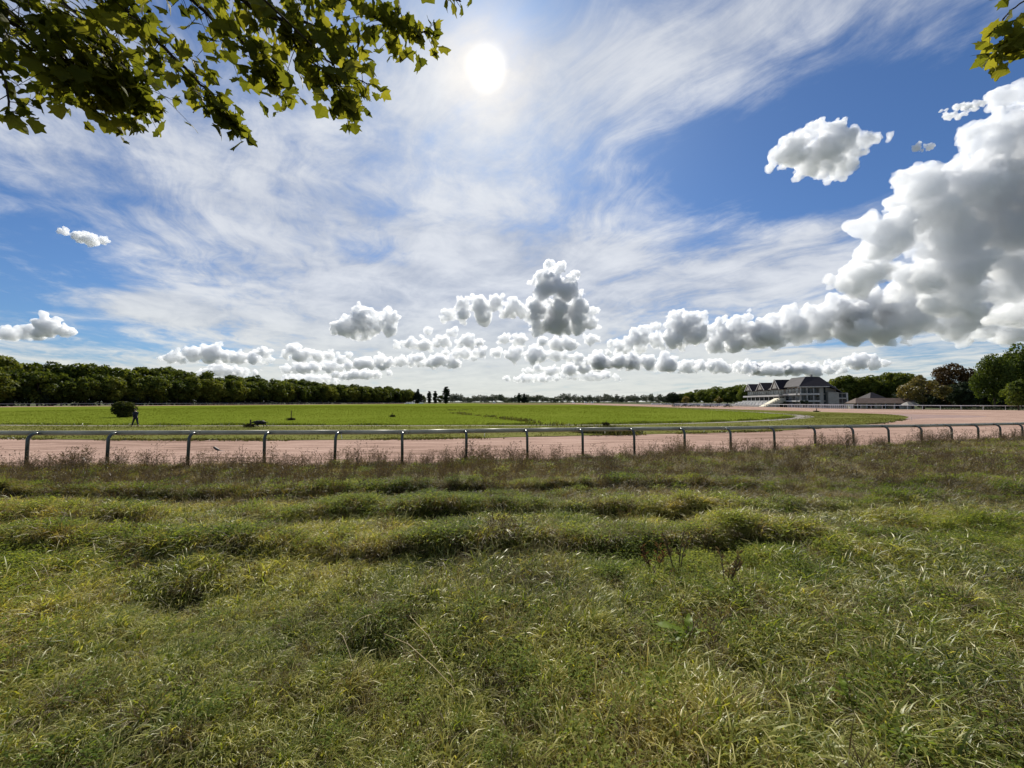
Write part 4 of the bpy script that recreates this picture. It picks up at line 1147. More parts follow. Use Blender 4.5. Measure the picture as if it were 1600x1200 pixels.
def skin_mesh(name, joints, edges, mat, root=0, sub=2):
    """joints: (x, y, z, rx, ry) grown into one continuous surface"""
    me = bpy.data.meshes.new(name); me.from_pydata([j[:3] for j in joints], edges, [])
    ob = bpy.data.objects.new(name, me); COL.objects.link(ob)
    md = ob.modifiers.new('skin', 'SKIN'); md.use_smooth_shade = True
    if not me.skin_vertices: ob.data.skin_vertices.new() if hasattr(ob.data.skin_vertices, 'new') else None
    if not me.skin_vertices:
        bm = bmesh.new(); bm.from_mesh(me); bm.verts.layers.skin.verify(); bm.to_mesh(me); bm.free()
    for i, j in enumerate(joints):
        sv = me.skin_vertices[0].data[i]; sv.radius = (j[3], j[4] if len(j) > 4 else j[3]); sv.use_root = (i == root)
    sb = ob.modifiers.new('sub', 'SUBSURF'); sb.levels = sb.render_levels = sub
    dg = bpy.context.evaluated_depsgraph_get()
    m2 = bpy.data.meshes.new_from_object(ob.evaluated_get(dg)); m2.name = name
    bpy.data.objects.remove(ob, do_unlink=True)
    m2.materials.clear(); m2.materials.append(mat)
    m2.polygons.foreach_set('use_smooth', [True] * len(m2.polygons))
    return m2

def walker():
    e = empty('person', on_ground(211.5, 666.8, 0.05), 0.0)
    # walks to the left (-X), body turned slightly to the lens; local units metres
    J = [(0.00, 0, 0.90, .125, .11), (-0.02, 0, 1.08, .12, .10), (-0.05, 0, 1.28, .145, .11), (-0.07, 0, 1.40, .11, .09), (-0.09, 0, 1.48, .050), (-0.115, 0, 1.56, .060), (-0.125, 0, 1.64, .085, .078), (-0.12, 0, 1.70, .065)]
    E = [(i, i + 1) for i in range(7)]
    def chain(start, pts):
        k = start
        for p in pts:
            J.append(p); E.append((k, len(J) - 1)); k = len(J) - 1
        return k
    lf = chain(0, [(-0.02, -0.09, 0.84, .095), (-0.20, -0.10, 0.50, .065), (-0.36, -0.10, 0.14, .042), (-0.38, -0.10, 0.07, .042), (-0.50, -0.10, 0.045, .034)])
    lb = chain(0, [(0.02, 0.09, 0.84, .095), (0.08, 0.10, 0.48, .065), (0.26, 0.10, 0.16, .042), (0.30, 0.10, 0.09, .042), (0.20, 0.10, 0.03, .034)])
    af = chain(3, [(-0.06, -0.17, 1.37, .062), (0.06, -0.22, 1.12, .048), (0.02, -0.23, 0.90, .034), (0.00, -0.23, 0.82, .036, .02)])
    ab = chain(3, [(-0.06, 0.17, 1.37, .062), (-0.16, 0.22, 1.13, .048), (-0.26, 0.21, 0.94, .034), (-0.30, 0.21, 0.87, .036, .02)])
    for hnd, sx in ((af, -1), (ab, -1)):
        hx, hy, hz = J[hnd][:3]
        for q in range(4):
            chain(hnd, [(hx - 0.028 + q * 0.02, hy, hz - 0.05, .009), (hx - 0.034 + q * 0.02, hy + 0.006, hz - 0.085 + 0.006 * abs(q - 1.5), .008)])
        chain(hnd, [(hx - 0.045, hy - 0.012, hz - 0.015, .010), (hx - 0.055, hy - 0.014, hz - 0.045, .008)])
    link('body', skin_mesh('body', J, E, M['skin']), e)
    # jacket and trousers: slightly fuller shells on the same joints
    g = 0.016
    JJ = [(x, y, z, (q[0] if q else 0.1) + g, (q[-1] if q else 0.1) + g) for x, y, z, *q in
          [(0.01, 0, 0.78, .150, .13), (-0.02, 0, 1.08, .135, .115), (-0.05, 0, 1.28, .155, .12), (-0.07, 0, 1.40, .115, .095), (-0.085, 0, 1.455, .065),
           (-0.06, -0.17, 1.37, .068), (0.06, -0.22, 1.12, .056), (0.022, -0.23, 0.91, .044), (-0.06, 0.17, 1.37, .068), (-0.16, 0.22, 1.13, .056), (-0.255, 0.21, 0.95, .044)]]
    link('jacket', skin_mesh('jacket', JJ, [(0, 1), (1, 2), (2, 3), (3, 4), (3, 5), (5, 6), (6, 7), (3, 8), (8, 9), (9, 10)], M['navy']), e)
    TT = [(0, 0, 0.95, .145, .135), (-0.02, -0.09, 0.83, .112), (-0.20, -0.10, 0.50, .082), (-0.355, -0.10, 0.13, .064), (0.02, 0.09, 0.83, .112), (0.08, 0.10, 0.48, .082), (0.255, 0.10, 0.17, .064)]
    link('trousers', skin_mesh('trousers', TT, [(0, 1), (1, 2), (2, 3), (0, 4), (4, 5), (5, 6)], M['jeans']), e)
    for pts in ([(-0.36, -0.10, 0.07, .055), (-0.44, -0.10, 0.055, .048), (-0.53, -0.10, 0.045, .042)], [(0.31, 0.10, 0.11, .055), (0.25, 0.10, 0.07, .048), (0.18, 0.10, 0.04, .042)]):
        link('shoe', skin_mesh('shoe', pts, [(0, 1), (1, 2)], M['shoe']), e)
    link('hair', skin_mesh('hair', [(-0.075, 0, 1.60, .055, .06), (-0.085, 0, 1.68, .082, .088), (-0.11, 0, 1.735, .070, .075)], [(0, 1), (1, 2)], M['hair']), e)
    hd = MB()
    hd.tube([(-0.20, 0, 1.63), (-0.235, 0, 1.615)], [0.018, 0.012], 6)
    hd.build('nose', M['skin'], e, None, True)
    for s in (-1, 1):
        MB().tube([(-0.198, s * 0.03, 1.655), (-0.208, s * 0.03, 1.655)], [0.012, 0.006], 6).build('eye', M['shoe'], e)
        MB().tube([(-0.11, s * 0.078, 1.645), (-0.11, s * 0.094, 1.65)], [0.026, 0.018], 6).build('ear', M['skin'], e)
    MB().box(-0.212, -0.195, -0.025, 0.025, 1.58, 1.59).build('mouth', M['skin'], e)
    tag(e, 'person in a dark jacket and dark trousers walking left along the meadow path', 'person')
    e.rotation_euler = (0, 0, R(-18)); e.scale = (0.84, 0.84, 0.90)
walker()

def dog():
    e = empty('dog', on_ground(406.5, 667.8, 0.05), R(6))
    e.scale = (1.05, 1.25, 0.92)
    # trots to the left, head low
    J = [(0.0, 0, 0.45, .19, .19), (-0.18, 0, 0.44, .20, .20), (-0.32, 0, 0.47, .18, .18), (-0.44, 0, 0.51, .10), (-0.55, 0, 0.47, .075, .07), (-0.64, 0, 0.43, .045), (-0.72, 0, 0.41, .03),
         (0.18, 0, 0.46, .18, .18), (0.32, 0, 0.46, .15), (0.42, 0, 0.49, .03), (0.54, 0, 0.44, .022), (0.64, 0, 0.36, .012)]
    E = [(0, 1), (1, 2), (2, 3), (3, 4), (4, 5), (5, 6), (0, 7), (7, 8), (8, 9), (9, 10), (10, 11)]
    def chain(s, pts):
        k = s
        for p in pts: J.append(p); E.append((k, len(J) - 1)); k = len(J) - 1
    chain(2, [(-0.34, -0.08, 0.36, .055), (-0.42, -0.08, 0.22, .034), (-0.40, -0.08, 0.06, .024), (-0.45, -0.08, 0.02, .026)])
    chain(2, [(-0.30, 0.08, 0.36, .055), (-0.24, 0.08, 0.22, .034), (-0.18, 0.08, 0.08, .024), (-0.21, 0.08, 0.03, .026)])
    chain(8, [(0.30, -0.08, 0.36, .065), (0.22, -0.08, 0.26, .042), (0.34, -0.08, 0.14, .024), (0.32, -0.08, 0.04, .022), (0.27, -0.08, 0.02, .026)])
    chain(8, [(0.34, 0.08, 0.36, .065), (0.34, 0.08, 0.25, .042), (0.46, 0.08, 0.15, .024), (0.47, 0.08, 0.05, .022), (0.42, 0.08, 0.02, .026)])
    link('body', skin_mesh('body', J, E, M['fur']), e)
    for s in (-1, 1):
        MB().raw([(-0.50, s * 0.05, 0.53), (-0.56, s * 0.07, 0.52), (-0.51, s * 0.085, 0.43), (-0.525, s * 0.055, 0.50)], [(0, 1, 2), (0, 2, 3), (1, 3, 2), (0, 3, 1)]).build('ear', M['fur'], e)
    tag(e, 'black dog trotting in the meadow just behind the near rail', 'dog')
dog()

def bird():
    p = at(340, 702.5, 13.1)
    e = empty('bird', p, R(10))
    e.scale = (1.25, 1.25, 1.25)
    J = [(0, 0, 0, .030), (-0.045, 0, 0.03, .034), (-0.085, 0, 0.062, .024), (-0.105, 0, 0.078, .020), (0.05, 0, -0.022, .018)]
    link('body', skin_mesh('body', J, [(0, 1), (1, 2), (2, 3), (0, 4)], M['feather']), e)
    MB().raw([(0.04, -0.012, -0.018), (0.04, 0.012, -0.018), (0.15, 0.02, -0.045), (0.15, -0.02, -0.045), (0.04, 0, -0.03)], [(0, 1, 2, 3), (0, 4, 1), (0, 3, 4), (3, 2, 4), (2, 1, 4)]).build('tail', M['feather'], e)
    MB().tube([(-0.118, 0, 0.078), (-0.142, 0, 0.072)], [0.006, 0.001], 6).build('beak', M['wood'], e)
    for s in (-1, 1):
        MB().raw([(-0.05, s * 0.030, 0.045), (0.07, s * 0.016, -0.02), (0.0, s * 0.036, -0.01), (-0.01, s * 0.028, 0.012)], [(0, 1, 2), (0, 2, 3), (0, 3, 1), (1, 3, 2)]).build('wing', M['feather'], e)
        MB().tube([(0.0, s * 0.012, -0.025), (0.0, s * 0.012, -0.06)], 0.003, 5).build('leg', M['wood'], e)
    tag(e, 'small black bird perched on a dead weed stalk before the pink track', 'bird')
    s = empty('weed_stalk', (p.x, p.y, float(verge_z(p.x, p.y)) - 0.05 if p.y < fence_y(p.x) else 0.0))
    top = p.z - 0.06 - s.location.z
    MB().tube([(0.05, 0, -0.1), (0.03, 0, top * 0.5), (0.0, 0, top)], [0.008, 0.006, 0.004], 6).build('stem', M['twig'], s)
    rb = random.Random(6)
    for k in range(6):
        z = top * (0.35 + 0.1 * k); a = rb.uniform(0, 6.28)
        MB().tube([(0.02, 0, z), (0.02 + math.cos(a) * 0.09, math.sin(a) * 0.09, z + 0.09)], [0.004, 0.006], 5).build('twig', M['twig'], s)
    tag(s, 'dead weed stalk with the black bird on top', 'weed')
bird()

# ------------------------------------------------------------------ rough growth in the infield: one mass each
rw = np.random.default_rng(21)
def weed_line(pts, n, h, spread, mat, label, z=0.06, wmul=1.0):
    pts = np.array(pts); seg = rw.integers(0, len(pts) - 1, n); t = rw.uniform(0, 1, n)
    base = pts[seg] * (1 - t)[:, None] + pts[seg + 1] * t[:, None]
    base = base + rw.normal(0, spread, (n, 2)) * np.array([1, 1.6])
    gap = vnoise(base[:, 0], base[:, 1], 0.45, 8) > 0.46
    base = base[gap]; n = len(base)
    hh = h * rw.uniform(0.3, 1.0, n) * (0.5 + vnoise(base[:, 0], base[:, 1], 0.8, 5))
    lean = rw.normal(0, 0.4, (n, 2)); wd = rw.uniform(0.015, 0.05, n) * wmul; a = rw.uniform(0, 6.28, n)
    b3 = np.concatenate([base, np.full((n, 1), z)], 1)
    tip = b3 + np.stack([lean[:, 0] * hh, lean[:, 1] * hh, hh], 1)
    s = np.stack([np.cos(a) * wd, np.sin(a) * wd, np.zeros(n)], 1)
    mid = b3 * 0.4 + tip * 0.6
    V = np.stack([b3 - s, b3 + s, mid + s * 1.3, tip, mid - s * 1.3], 1).reshape(-1, 3)
    tag(link('weeds', np_mesh('weeds', V, np.arange(n * 5).reshape(-1, 5), mat)), label, kind='stuff')
M['weedleaf'] = leafmat('weed_leaves', [(0.045, 0.050, 0.014), (0.085, 0.088, 0.022), (0.15, 0.145, 0.045)], 0.35, scale=0.7)
gpt = lambda px, py: tuple(on_ground(px, py, 0.06))[:2]
weed_line([gpt(702, 644), gpt(735, 648), gpt(775, 652), gpt(810, 657), gpt(845, 661), gpt(880, 665)], 1600, 0.30, 0.75, M['weedleaf'], 'ragged line of taller weeds running across the meadow')
weed_line([gpt(905, 674.5), gpt(930, 675.5), gpt(955, 676.5), gpt(985, 676)], 2600, 0.40, 0.45, M['weedleaf'], 'dark weedy patch on the mown strip behind the rail', 0.03)
weed_line([gpt(700, 641), gpt(745, 640.5)], 800, 0.3, 0.7, M['weedleaf'], 'small patch of weeds far out in the meadow')
weed_line([(p.x, p.y) for p in offset(PATHC, 1.2) if -60 < p.x < 40 and p.y < 60], 16000, 0.20, 0.22, leafmat('edge_grass', [(0.075, 0.10, 0.014), (0.135, 0.17, 0.026), (0.19, 0.23, 0.045)], 0.4, scale=0.5), 'taller grass along the edge of the meadow beside the path', 0.04, 0.8)
weed_line([(p.x, p.y) for p in INNER if -70 < p.x < 52 and p.y < 56], 12000, 0.12, 0.14, leafmat('verge_edge', [(0.05, 0.05, 0.016), (0.10, 0.10, 0.035), (0.16, 0.15, 0.06)], 0.35, scale=0.5), 'fringe of grass along the inner edge of the track', 0.0, 0.8)
def scatter_blades(n, ymax, mat, label, poly_y):
    x = rw.uniform(-120, 62, n * 3); y = 37 + (ymax - 37) * rw.uniform(0, 1, n * 3) ** 2.0
    ok = (np.abs(x) < 1.35 * y) & (y > np.interp(x, [p.x for p in poly_y], [p.y for p in poly_y]) + 1.2)
    x, y = x[ok][:n], y[ok][:n]; n = len(x)
    hh = rw.uniform(0.04, 0.11, n) * (0.5 + vnoise(x, y, 0.25, 4)); a = rw.uniform(0, 6.28, n); wd = rw.uniform(0.015, 0.04, n) * (y / 60)
    b = np.stack([x, y, np.full(n, 0.06)], 1); l = rw.normal(0, 0.5, (n, 2))
    s = np.stack([np.cos(a) * wd, np.sin(a) * wd, np.zeros(n)], 1); tip = b + np.stack([l[:, 0] * hh, l[:, 1] * hh, hh], 1)
    V = np.stack([b - s, b + s, tip], 1).reshape(-1, 3)
    tag(link('grass', np_mesh('grass', V, np.arange(n * 3).reshape(-1, 3), mat)), label, kind='stuff')
scatter_blades(110000, 200, leafmat('meadow_blades', [(0.078, 0.108, 0.010), (0.112, 0.142, 0.017), (0.148, 0.172, 0.028)], 0.32, 0.9, 0.0, 0.06, 0.2), 'bright yellow green meadow grass in the infield', [p for p in PATHC if p.y < 70 and -150 < p.x < 47])

def lawn_blades(n):
    """short uneven turf on the mown strip between track and path"""
    x = rw.uniform(-75, 66, n * 4); y = rw.uniform(22, 75, n * 4)
    lo = np.interp(x, [p.x for p in INNER[:100]], [p.y for p in INNER[:100]]); hi = np.interp(x, [p.x for p in PATHC if p.y < 70], [p.y for p in PATHC if p.y < 70])
    hi = np.where(x > 46, 75, hi)
    ok = (np.abs(x) < 1.36 * y) & (y > lo + 0.2) & (y < hi - 0.3) & (vnoise(x, y, 0.35, 9) > rw.uniform(0.0, 0.75, n * 4))
    x, y = x[ok][:n], y[ok][:n]; n = len(x)
    hh = rw.uniform(0.03, 0.10, n); a = rw.uniform(0, 6.28, n); wd = rw.uniform(0.015, 0.04, n)
    b = np.stack([x, y, np.full(n, 0.022)], 1); l = rw.normal(0, 0.6, (n, 2)); s = np.stack([np.cos(a) * wd, np.sin(a) * wd, np.zeros(n)], 1)
    V = np.stack([b - s, b + s, b + np.stack([l[:, 0] * hh, l[:, 1] * hh, hh], 1)], 1).reshape(-1, 3)
    tag(link('grass', np_mesh('grass', V, np.arange(n * 3).reshape(-1, 3), leafmat('lawn_blades', [(0.06, 0.075, 0.02), (0.11, 0.12, 0.032), (0.17, 0.165, 0.06)], 0.35, 0.9, 0.0, 0.5, 0.5))), 'short olive turf on the strip between track and meadow', kind='stuff')
lawn_blades(60000)
# ------------------------------------------------------------------ overhanging plane trees
M['plane_leaf'] = leafmat('plane_leaves', [(0.062, 0.078, 0.012), (0.125, 0.144, 0.020), (0.22, 0.222, 0.033)], 0.6, 0.6, 0.12, 1.3, 0.7)
M['plane_bark'] = plain('plane_bark', (0.05, 0.038, 0.028), 0.85, 0.3, 4.0, 0.15, bump=0.4)
M['plane_trunk'] = plain('mottled_bark', (0.20, 0.18, 0.13), 0.9, 0.35, 5.0, 0.1, bump=0.6, dirt=(0.09, 0.08, 0.05))

def leaf_mesh(seed):
    rg = random.Random(seed)
    half = [(0.0, -0.02), (0.20, -0.12), (0.30, -0.02), (0.54, -0.02), (0.50, 0.12), (0.44, 0.22), (0.54, 0.32), (0.66, 0.50), (0.52, 0.53), (0.37, 0.55), (0.33, 0.66), (0.21, 0.78), (0.0, 1.0)]
    out = [(x * rg.uniform(0.9, 1.1), y * rg.uniform(0.95, 1.05)) for x, y in half]
    out[0], out[-1] = half[0], half[-1]
    pts = out + [(-x * rg.uniform(0.88, 1.12), y) for x, y in reversed(out[1:-1])]
    cup, curl, tw = rg.uniform(0.15, 0.5), rg.uniform(-0.1, 0.35), rg.uniform(-.2, .2)
    def z(x, y): return -cup * abs(x) - curl * y * y + tw * x * y + 0.06 * math.sin(9 * x + seed) * abs(x)
    # midrib vertices so that the blade folds along it
    mid = [(0, 0.18), (0, 0.42), (0, 0.68)]
    V = [(x, y, z(x, y)) for x, y in pts] + [(x, y, z(x, y)) for x, y in mid]
    n = len(pts); m0, m1, m2 = n, n + 1, n + 2
    F = []
    def near(i):
        y = pts[i][1]; return m0 if y < 0.25 else m1 if y < 0.55 else m2
    tip = len(half) - 1
    for i in range(n):
        j = (i + 1) % n
        a, b = near(i), near(j)
        if i == 0: a = m0
        if j == 0: b = m0
        F.append((i, j, b) if a == b else None)
        if a != b:
            F[-1] = (i, j, b); F.append((i, b, a))
    me = bpy.data.meshes.new('leaf'); me.from_pydata(V, [], F)
    bm = bmesh.new(); bm.from_mesh(me); bmesh.ops.recalc_face_normals(bm, faces=bm.faces); bm.to_mesh(me); bm.free()
    me.materials.append(M['plane_leaf'])
    return me
LEAVES = [leaf_mesh(s) for s in range(6)]
LV = [np.array([v.co[:] for v in m.vertices]) for m in LEAVES]
LF = [[tuple(p.vertices) for p in m.polygons] for m in LEAVES]

def plane_tree(name, base, crotch, branches, label, seed, most=300):
    rg = random.Random(seed)
    e = empty(name, base)
    o = Vector(base)
    tr = MB().tube([(0, 0, -0.3), (0.03, 0.02, 0.8), (0.0, 0.06, 2.2), tuple(Vector(crotch) - o)], [0.36, 0.28, 0.24, 0.17], 14)
    tr.build('trunk', M['plane_trunk'], e, None, True)
    leaves = []
    for pts, depth0, depth1, r0, spread, nleaf in branches:
        P3 = []
        for i, (px, py) in enumerate(pts):
            f = i / (len(pts) - 1)
            P3.append(at(px, py, depth0 + (depth1 - depth0) * f))
        curve = catmull(P3, 7)
        n = len(curve)
        start = Vector(crotch).lerp(curve[0], 0.0)
        full = [Vector(crotch) - o, (Vector(crotch) * 0.45 + curve[0] * 0.55) + Vector((0, 0, 0.25)) - o] + [c + Vector((rg.uniform(-.012, .012), 0, rg.uniform(-.012, .012))) - o for c in curve]
        br = MB().tube(full, [r0 * 2.2, r0 * 1.5] + [r0 * (1 - 0.82 * i / n) + 0.003 for i in range(n)], 7).build('branch', M['plane_bark'], e, None, True)
        tw = MB()
        upx = (depth0 + depth1) / 2 / FPX
        for k in range(nleaf):
            f = rg.uniform(0.02, 1.0) ** 0.85
            c = curve[min(n - 1, int(f * n))]
            sp = spread * upx * (0.5 + 0.5 * math.sin(math.pi * min(1, f * 0.9 + 0.1)))
            off = Vector((rg.gauss(0, 0.62) * sp, rg.gauss(0, 0.9) * sp, rg.gauss(-0.20, 0.62) * sp))
            tip = c + off
            if k % 3 == 0:
                m = c.lerp(tip, 0.5) + Vector((0, 0, 0.02))
                tw.tube([c - o, m - o, tip - o], [0.004, 0.003, 0.0018], 5)
            size = rg.uniform(0.07, 0.152)
            # leaf axis: hangs and points outward; blade normal roughly up and towards the light
            ax = Vector((rg.gauss(0.25, 0.55), rg.gauss(-0.1, 0.6), rg.gauss(-0.55, 0.40))).normalized()
            nv = Vector((rg.gauss(0, 0.55), rg.gauss(0.25, 0.55), rg.gauss(0.75, 0.5)))
            nv = (nv - ax * nv.dot(ax)).normalized()
            xx = ax.cross(nv)
            mat = Matrix(((xx.x, ax.x, nv.x), (xx.y, ax.y, nv.y), (xx.z, ax.z, nv.z)))
            leaves.append((tip - o, mat, size, rg.randrange(6)))
        tag(tw.build('twigs', M['plane_bark'], br, None, True), kind='stuff')
    # the leaves that show largest are parts, the rest one mass
    def key(l):
        p = l[0] + o; d = p - Vector((0, 0, EYE)); 
        u, v = d.x / d.y * FPX + 800, 600 - FPX * (d.z / d.y - PITCH)
        inside = -40 < u < 1640 and -60 < v
        return (0 if inside else 1, -l[2] / d.length)
    leaves.sort(key=key)
    for p, m, s, k in leaves[:most]:
        ob = link('leaf', LEAVES[k], e)
        ob.matrix_local = Matrix.Translation(p) @ (m * s).to_4x4()
    if len(leaves) > most:
        V, F = [], []
        for p, m, s, k in leaves[most:]:
            n0 = len(V)
            V += [tuple(m @ Vector(v) * s + p) for v in LV[k]]; F += [tuple(i + n0 for i in f) for f in LF[k]]
        me = bpy.data.meshes.new('foliage'); me.from_pydata(V, [], F); me.materials.append(M['plane_leaf'])
        tag(link('foliage', me, e), kind='stuff')
    tag(e, label, 'tree')

plane_tree('plane_tree', (-3.4, -1.6, 0.50), (-3.1, -1.1, 4.2), [
    ([(-120, -60), (-20, 10), (60, 60), (120, 110), (165, 150)], 3.4, 3.9, 0.022, 62, 400),
    ([(-100, -10), (-30, 60), (5, 120), (14, 180)], 3.2, 3.4, 0.014, 30, 40),
    ([(-40, -120), (60, -30), (140, 40), (190, 95), (205, 140)], 3.6, 4.0, 0.020, 58, 330),
    ([(60, -140), (160, -30), (230, 50), (290, 105), (330, 150), (368, 195)], 3.4, 3.9, 0.020, 27, 175),
    ([(120, -150), (250, -50), (320, 20), (385, 70), (415, 110), (430, 128)], 3.6, 4.1, 0.018, 38, 180),
    ([(200, -160), (330, -40), (400, 15), (436, 30), (482, 36), (520, 62), (560, 85)], 3.3, 3.9, 0.022, 34, 130),
    ([(436, 30), (452, 52), (468, 82), (502, 108), (530, 135), (545, 160)], 3.5, 3.8, 0.011, 34, 110),
    ([(505, 90), (545, 120), (590, 135)], 3.7, 3.9, 0.006, 17, 16),
    ([(300, -170), (470, -50), (555, 5), (600, 35), (640, 50), (668, 50)], 3.5, 4.0, 0.018, 30, 140),
    ([(400, -180), (580, -70), (660, -25), (705, -4), (722, 2)], 3.3, 3.6, 0.014, 13, 16),
    ([(0, -150), (200, -90), (380, -40), (520, -20)], 4.4, 4.8, 0.02, 60, 160),
], 'overhanging plane tree boughs with yellow green lobed leaves at the upper left', 11)
plane_tree('plane_tree', (7.2, -1.4, 0.50), (6.9, -0.9, 4.3), [
    ([(1760, -120), (1670, -40), (1610, 20), (1580, 55), (1566, 80)], 3.6, 3.8, 0.016, 30, 75),
    ([(1760, -60), (1670, -10), (1600, 0), (1560, 40), (1548, 52)], 3.7, 3.8, 0.008, 12, 7),
    ([(1700, 60), (1640, 120), (1608, 162)], 3.6, 3.7, 0.008, 10, 6),
    ([(1700, -140), (1620, -60), (1590, -20)], 3.8, 4.2, 0.012, 25, 20),
], 'overhanging plane tree twig with lobed leaves at the upper right corner', 12)
# ------------------------------------------------------------------ the rough verge: grass, straw and weeds, instanced tufts
def grassmat(name, ramp, tipc, transl, rough=0.42, spec=0.45):
    """blade colour: patches over the bank, a little per blade, tips drier and lightened"""
    m, B = newmat(name)
    geo = B.node('ShaderNodeNewGeometry')
    gp = Sock(B, geo.outputs['Position'], True)
    isl = Sock(B, geo.outputs['Random Per Island'])
    rnd = Sock(B, B.node('ShaderNodeObjectInfo').outputs['Random'])
    at_ = B.node('ShaderNodeAttribute', attribute_name='along'); t = Sock(B, at_.outputs['Fac'])
    patch = B.noise(gp, 0.55, 3, 0.55); patch2 = B.noise(gp, 0.16, 2, 0.5)
    v = (patch - 0.5) * 1.15 + (patch2 - 0.5) * 0.8 + (isl - 0.5) * 0.32 + (rnd - 0.5) * 0.22 + 0.48
    c = B.ramp(v, ramp)
    c = B.mix(B.smooth(t, 0.45, 1.0) * (isl * 0.75 + 0.1), c, tipc)
    p = B.node('ShaderNodeBsdfPrincipled', {'Base Color': c, 'Roughness': rough, 'Specular IOR Level': spec})
    tr = B.node('ShaderNodeBsdfTranslucent', {'Color': B.mix(1.0, c, (1.55, 1.45, 0.65), 'MULTIPLY')})
    mx = B.node('ShaderNodeMixShader', {0: transl}); B.l.new(p.outputs[0], mx.inputs[1]); B.l.new(tr.outputs[0], mx.inputs[2])
    finish(B, mx)
    return m
GR = [(0.20, (0.060, 0.094, 0.016)), (0.40, (0.170, 0.210, 0.032)), (0.60, (0.300, 0.305, 0.057)), (0.84, (0.420, 0.360, 0.100))]
M['blade'] = grassmat('verge_blades', GR, (0.62, 0.56, 0.25), 0.47, 0.42, 0.32)  # pale tip colour: dry ends, plus sun catching them painted in
M['dry'] = grassmat('dry_blades', [(0.22, (0.042, 0.036, 0.014)), (0.5, (0.100, 0.080, 0.030)), (0.78, (0.20, 0.155, 0.062))], (0.29, 0.225, 0.10), 0.42, 0.5, 0.25)
M['rough'] = grassmat('rough_blades', [(0.22, (0.045, 0.058, 0.014)), (0.45, (0.100, 0.105, 0.026)), (0.75, (0.185, 0.160, 0.050))], (0.30, 0.26, 0.11), 0.46, 0.5, 0.3)
M['straw'] = grassmat('straw', [(0.2, (0.22, 0.18, 0.085)), (0.6, (0.34, 0.28, 0.14))], (0.40, 0.33, 0.18), 0.25)
M['broad'] = grassmat('small_leaves', [(0.22, (0.055, 0.090, 0.017)), (0.45, (0.115, 0.160, 0.028)), (0.75, (0.20, 0.225, 0.045))], (0.24, 0.25, 0.06), 0.52, 0.7, 0.08)
M['seed'] = grassmat('brown_stalks', [(0.2, (0.040, 0.026, 0.016)), (0.5, (0.075, 0.050, 0.030)), (0.8, (0.13, 0.095, 0.055))], (0.15, 0.11, 0.065), 0.2)

def with_along(me, al):
    a = me.attributes.new('along', 'FLOAT', 'POINT'); a.data.foreach_set('value', np.asarray(al, dtype=np.float32)); return me

def blades(rg, n, length, spread, bend, width, wind=0.55, seg=4):
    """n curved ribbons, returned as vertices, quads and position along the blade"""
    L = length * rg.uniform(0.45, 1.15, n); a = rg.uniform(0, 2 * np.pi, n)
    r = spread * np.sqrt(rg.uniform(0, 1, n)); th = rg.uniform(0, 2 * np.pi, n)
    base = np.stack([r * np.cos(th), r * np.sin(th), np.full(n, -0.04)], 1)
    dirx = np.cos(a) + wind * rg.uniform(0.3, 1.6, n); diry = np.sin(a) * 0.9
    nrm = np.hypot(dirx, diry); dirx /= nrm; diry /= nrm
    tilt0 = rg.uniform(0.05, 0.45, n); bd = bend * rg.uniform(0.4, 1.5, n)
    side = np.stack([-diry, dirx, np.zeros(n)], 1)
    roll = rg.uniform(-0.7, 0.7, n)
    pts = [base]; p = base.copy()
    for k in range(seg):
        ang = tilt0 + bd * ((k + 0.5) / seg) ** 1.4
        st = L / seg
        p = p + np.stack([np.sin(ang) * dirx * st, np.sin(ang) * diry * st, np.cos(ang) * st], 1)
        pts.append(p)
    V, al = [], []
    w = width * rg.uniform(0.6, 1.3, n)
    for k, q in enumerate(pts):
        t = k / seg
        ww = (w * (1 - t ** 2.2) * (0.75 + 0.5 * min(1, 3 * t)) * 0.5)[:, None]
        s = side * np.cos(roll)[:, None] + np.stack([np.zeros(n), np.zeros(n), np.sin(roll)], 1)
        if k == seg: ww = ww + width * 0.05
        V += [q - s * ww, q + s * ww]; al += [np.full(n, t), np.full(n, t)]
    V = np.stack(V, 1); al = np.stack(al, 1)                       # n, 2(seg+1)
    m = 2 * (seg + 1)
    f = np.array([(2 * k, 2 * k + 1, 2 * k + 3, 2 * k + 2) for k in range(seg)])
    F = (np.arange(n)[:, None, None] * m + f[None]).reshape(-1, 4)
    return V.reshape(-1, 3), F, al.reshape(-1)

def leaflets(rg, n, h, spread, size):
    """short upright herb: many small oval leaves on hidden stems"""
    base = np.stack([rg.normal(0, spread * 0.55, n), rg.normal(0, spread * 0.55, n), h * rg.uniform(0.15, 1.0, n) ** 0.7], 1)
    a = rg.uniform(0, 6.28, n); up = rg.uniform(-0.35, 0.7, n)
    d = np.stack([np.cos(a) * np.cos(up), np.sin(a) * np.cos(up), np.sin(up)], 1)
    s = np.stack([-np.sin(a), np.cos(a), rg.uniform(-.3, .3, n)], 1)
    sz = (size * rg.uniform(0.5, 1.3, n))[:, None]
    mid = base + d * sz * 0.5 + np.array([0, 0, 0.006])
    tip = base + d * sz - np.array([0, 0, 1]) * sz * 0.25
    V = np.stack([base, mid - s * sz * 0.26, tip, mid + s * sz * 0.26], 1).reshape(-1, 3)
    return V, np.arange(n * 4).reshape(-1, 4), np.tile([0.0, 0.4, 0.9, 0.4], n)

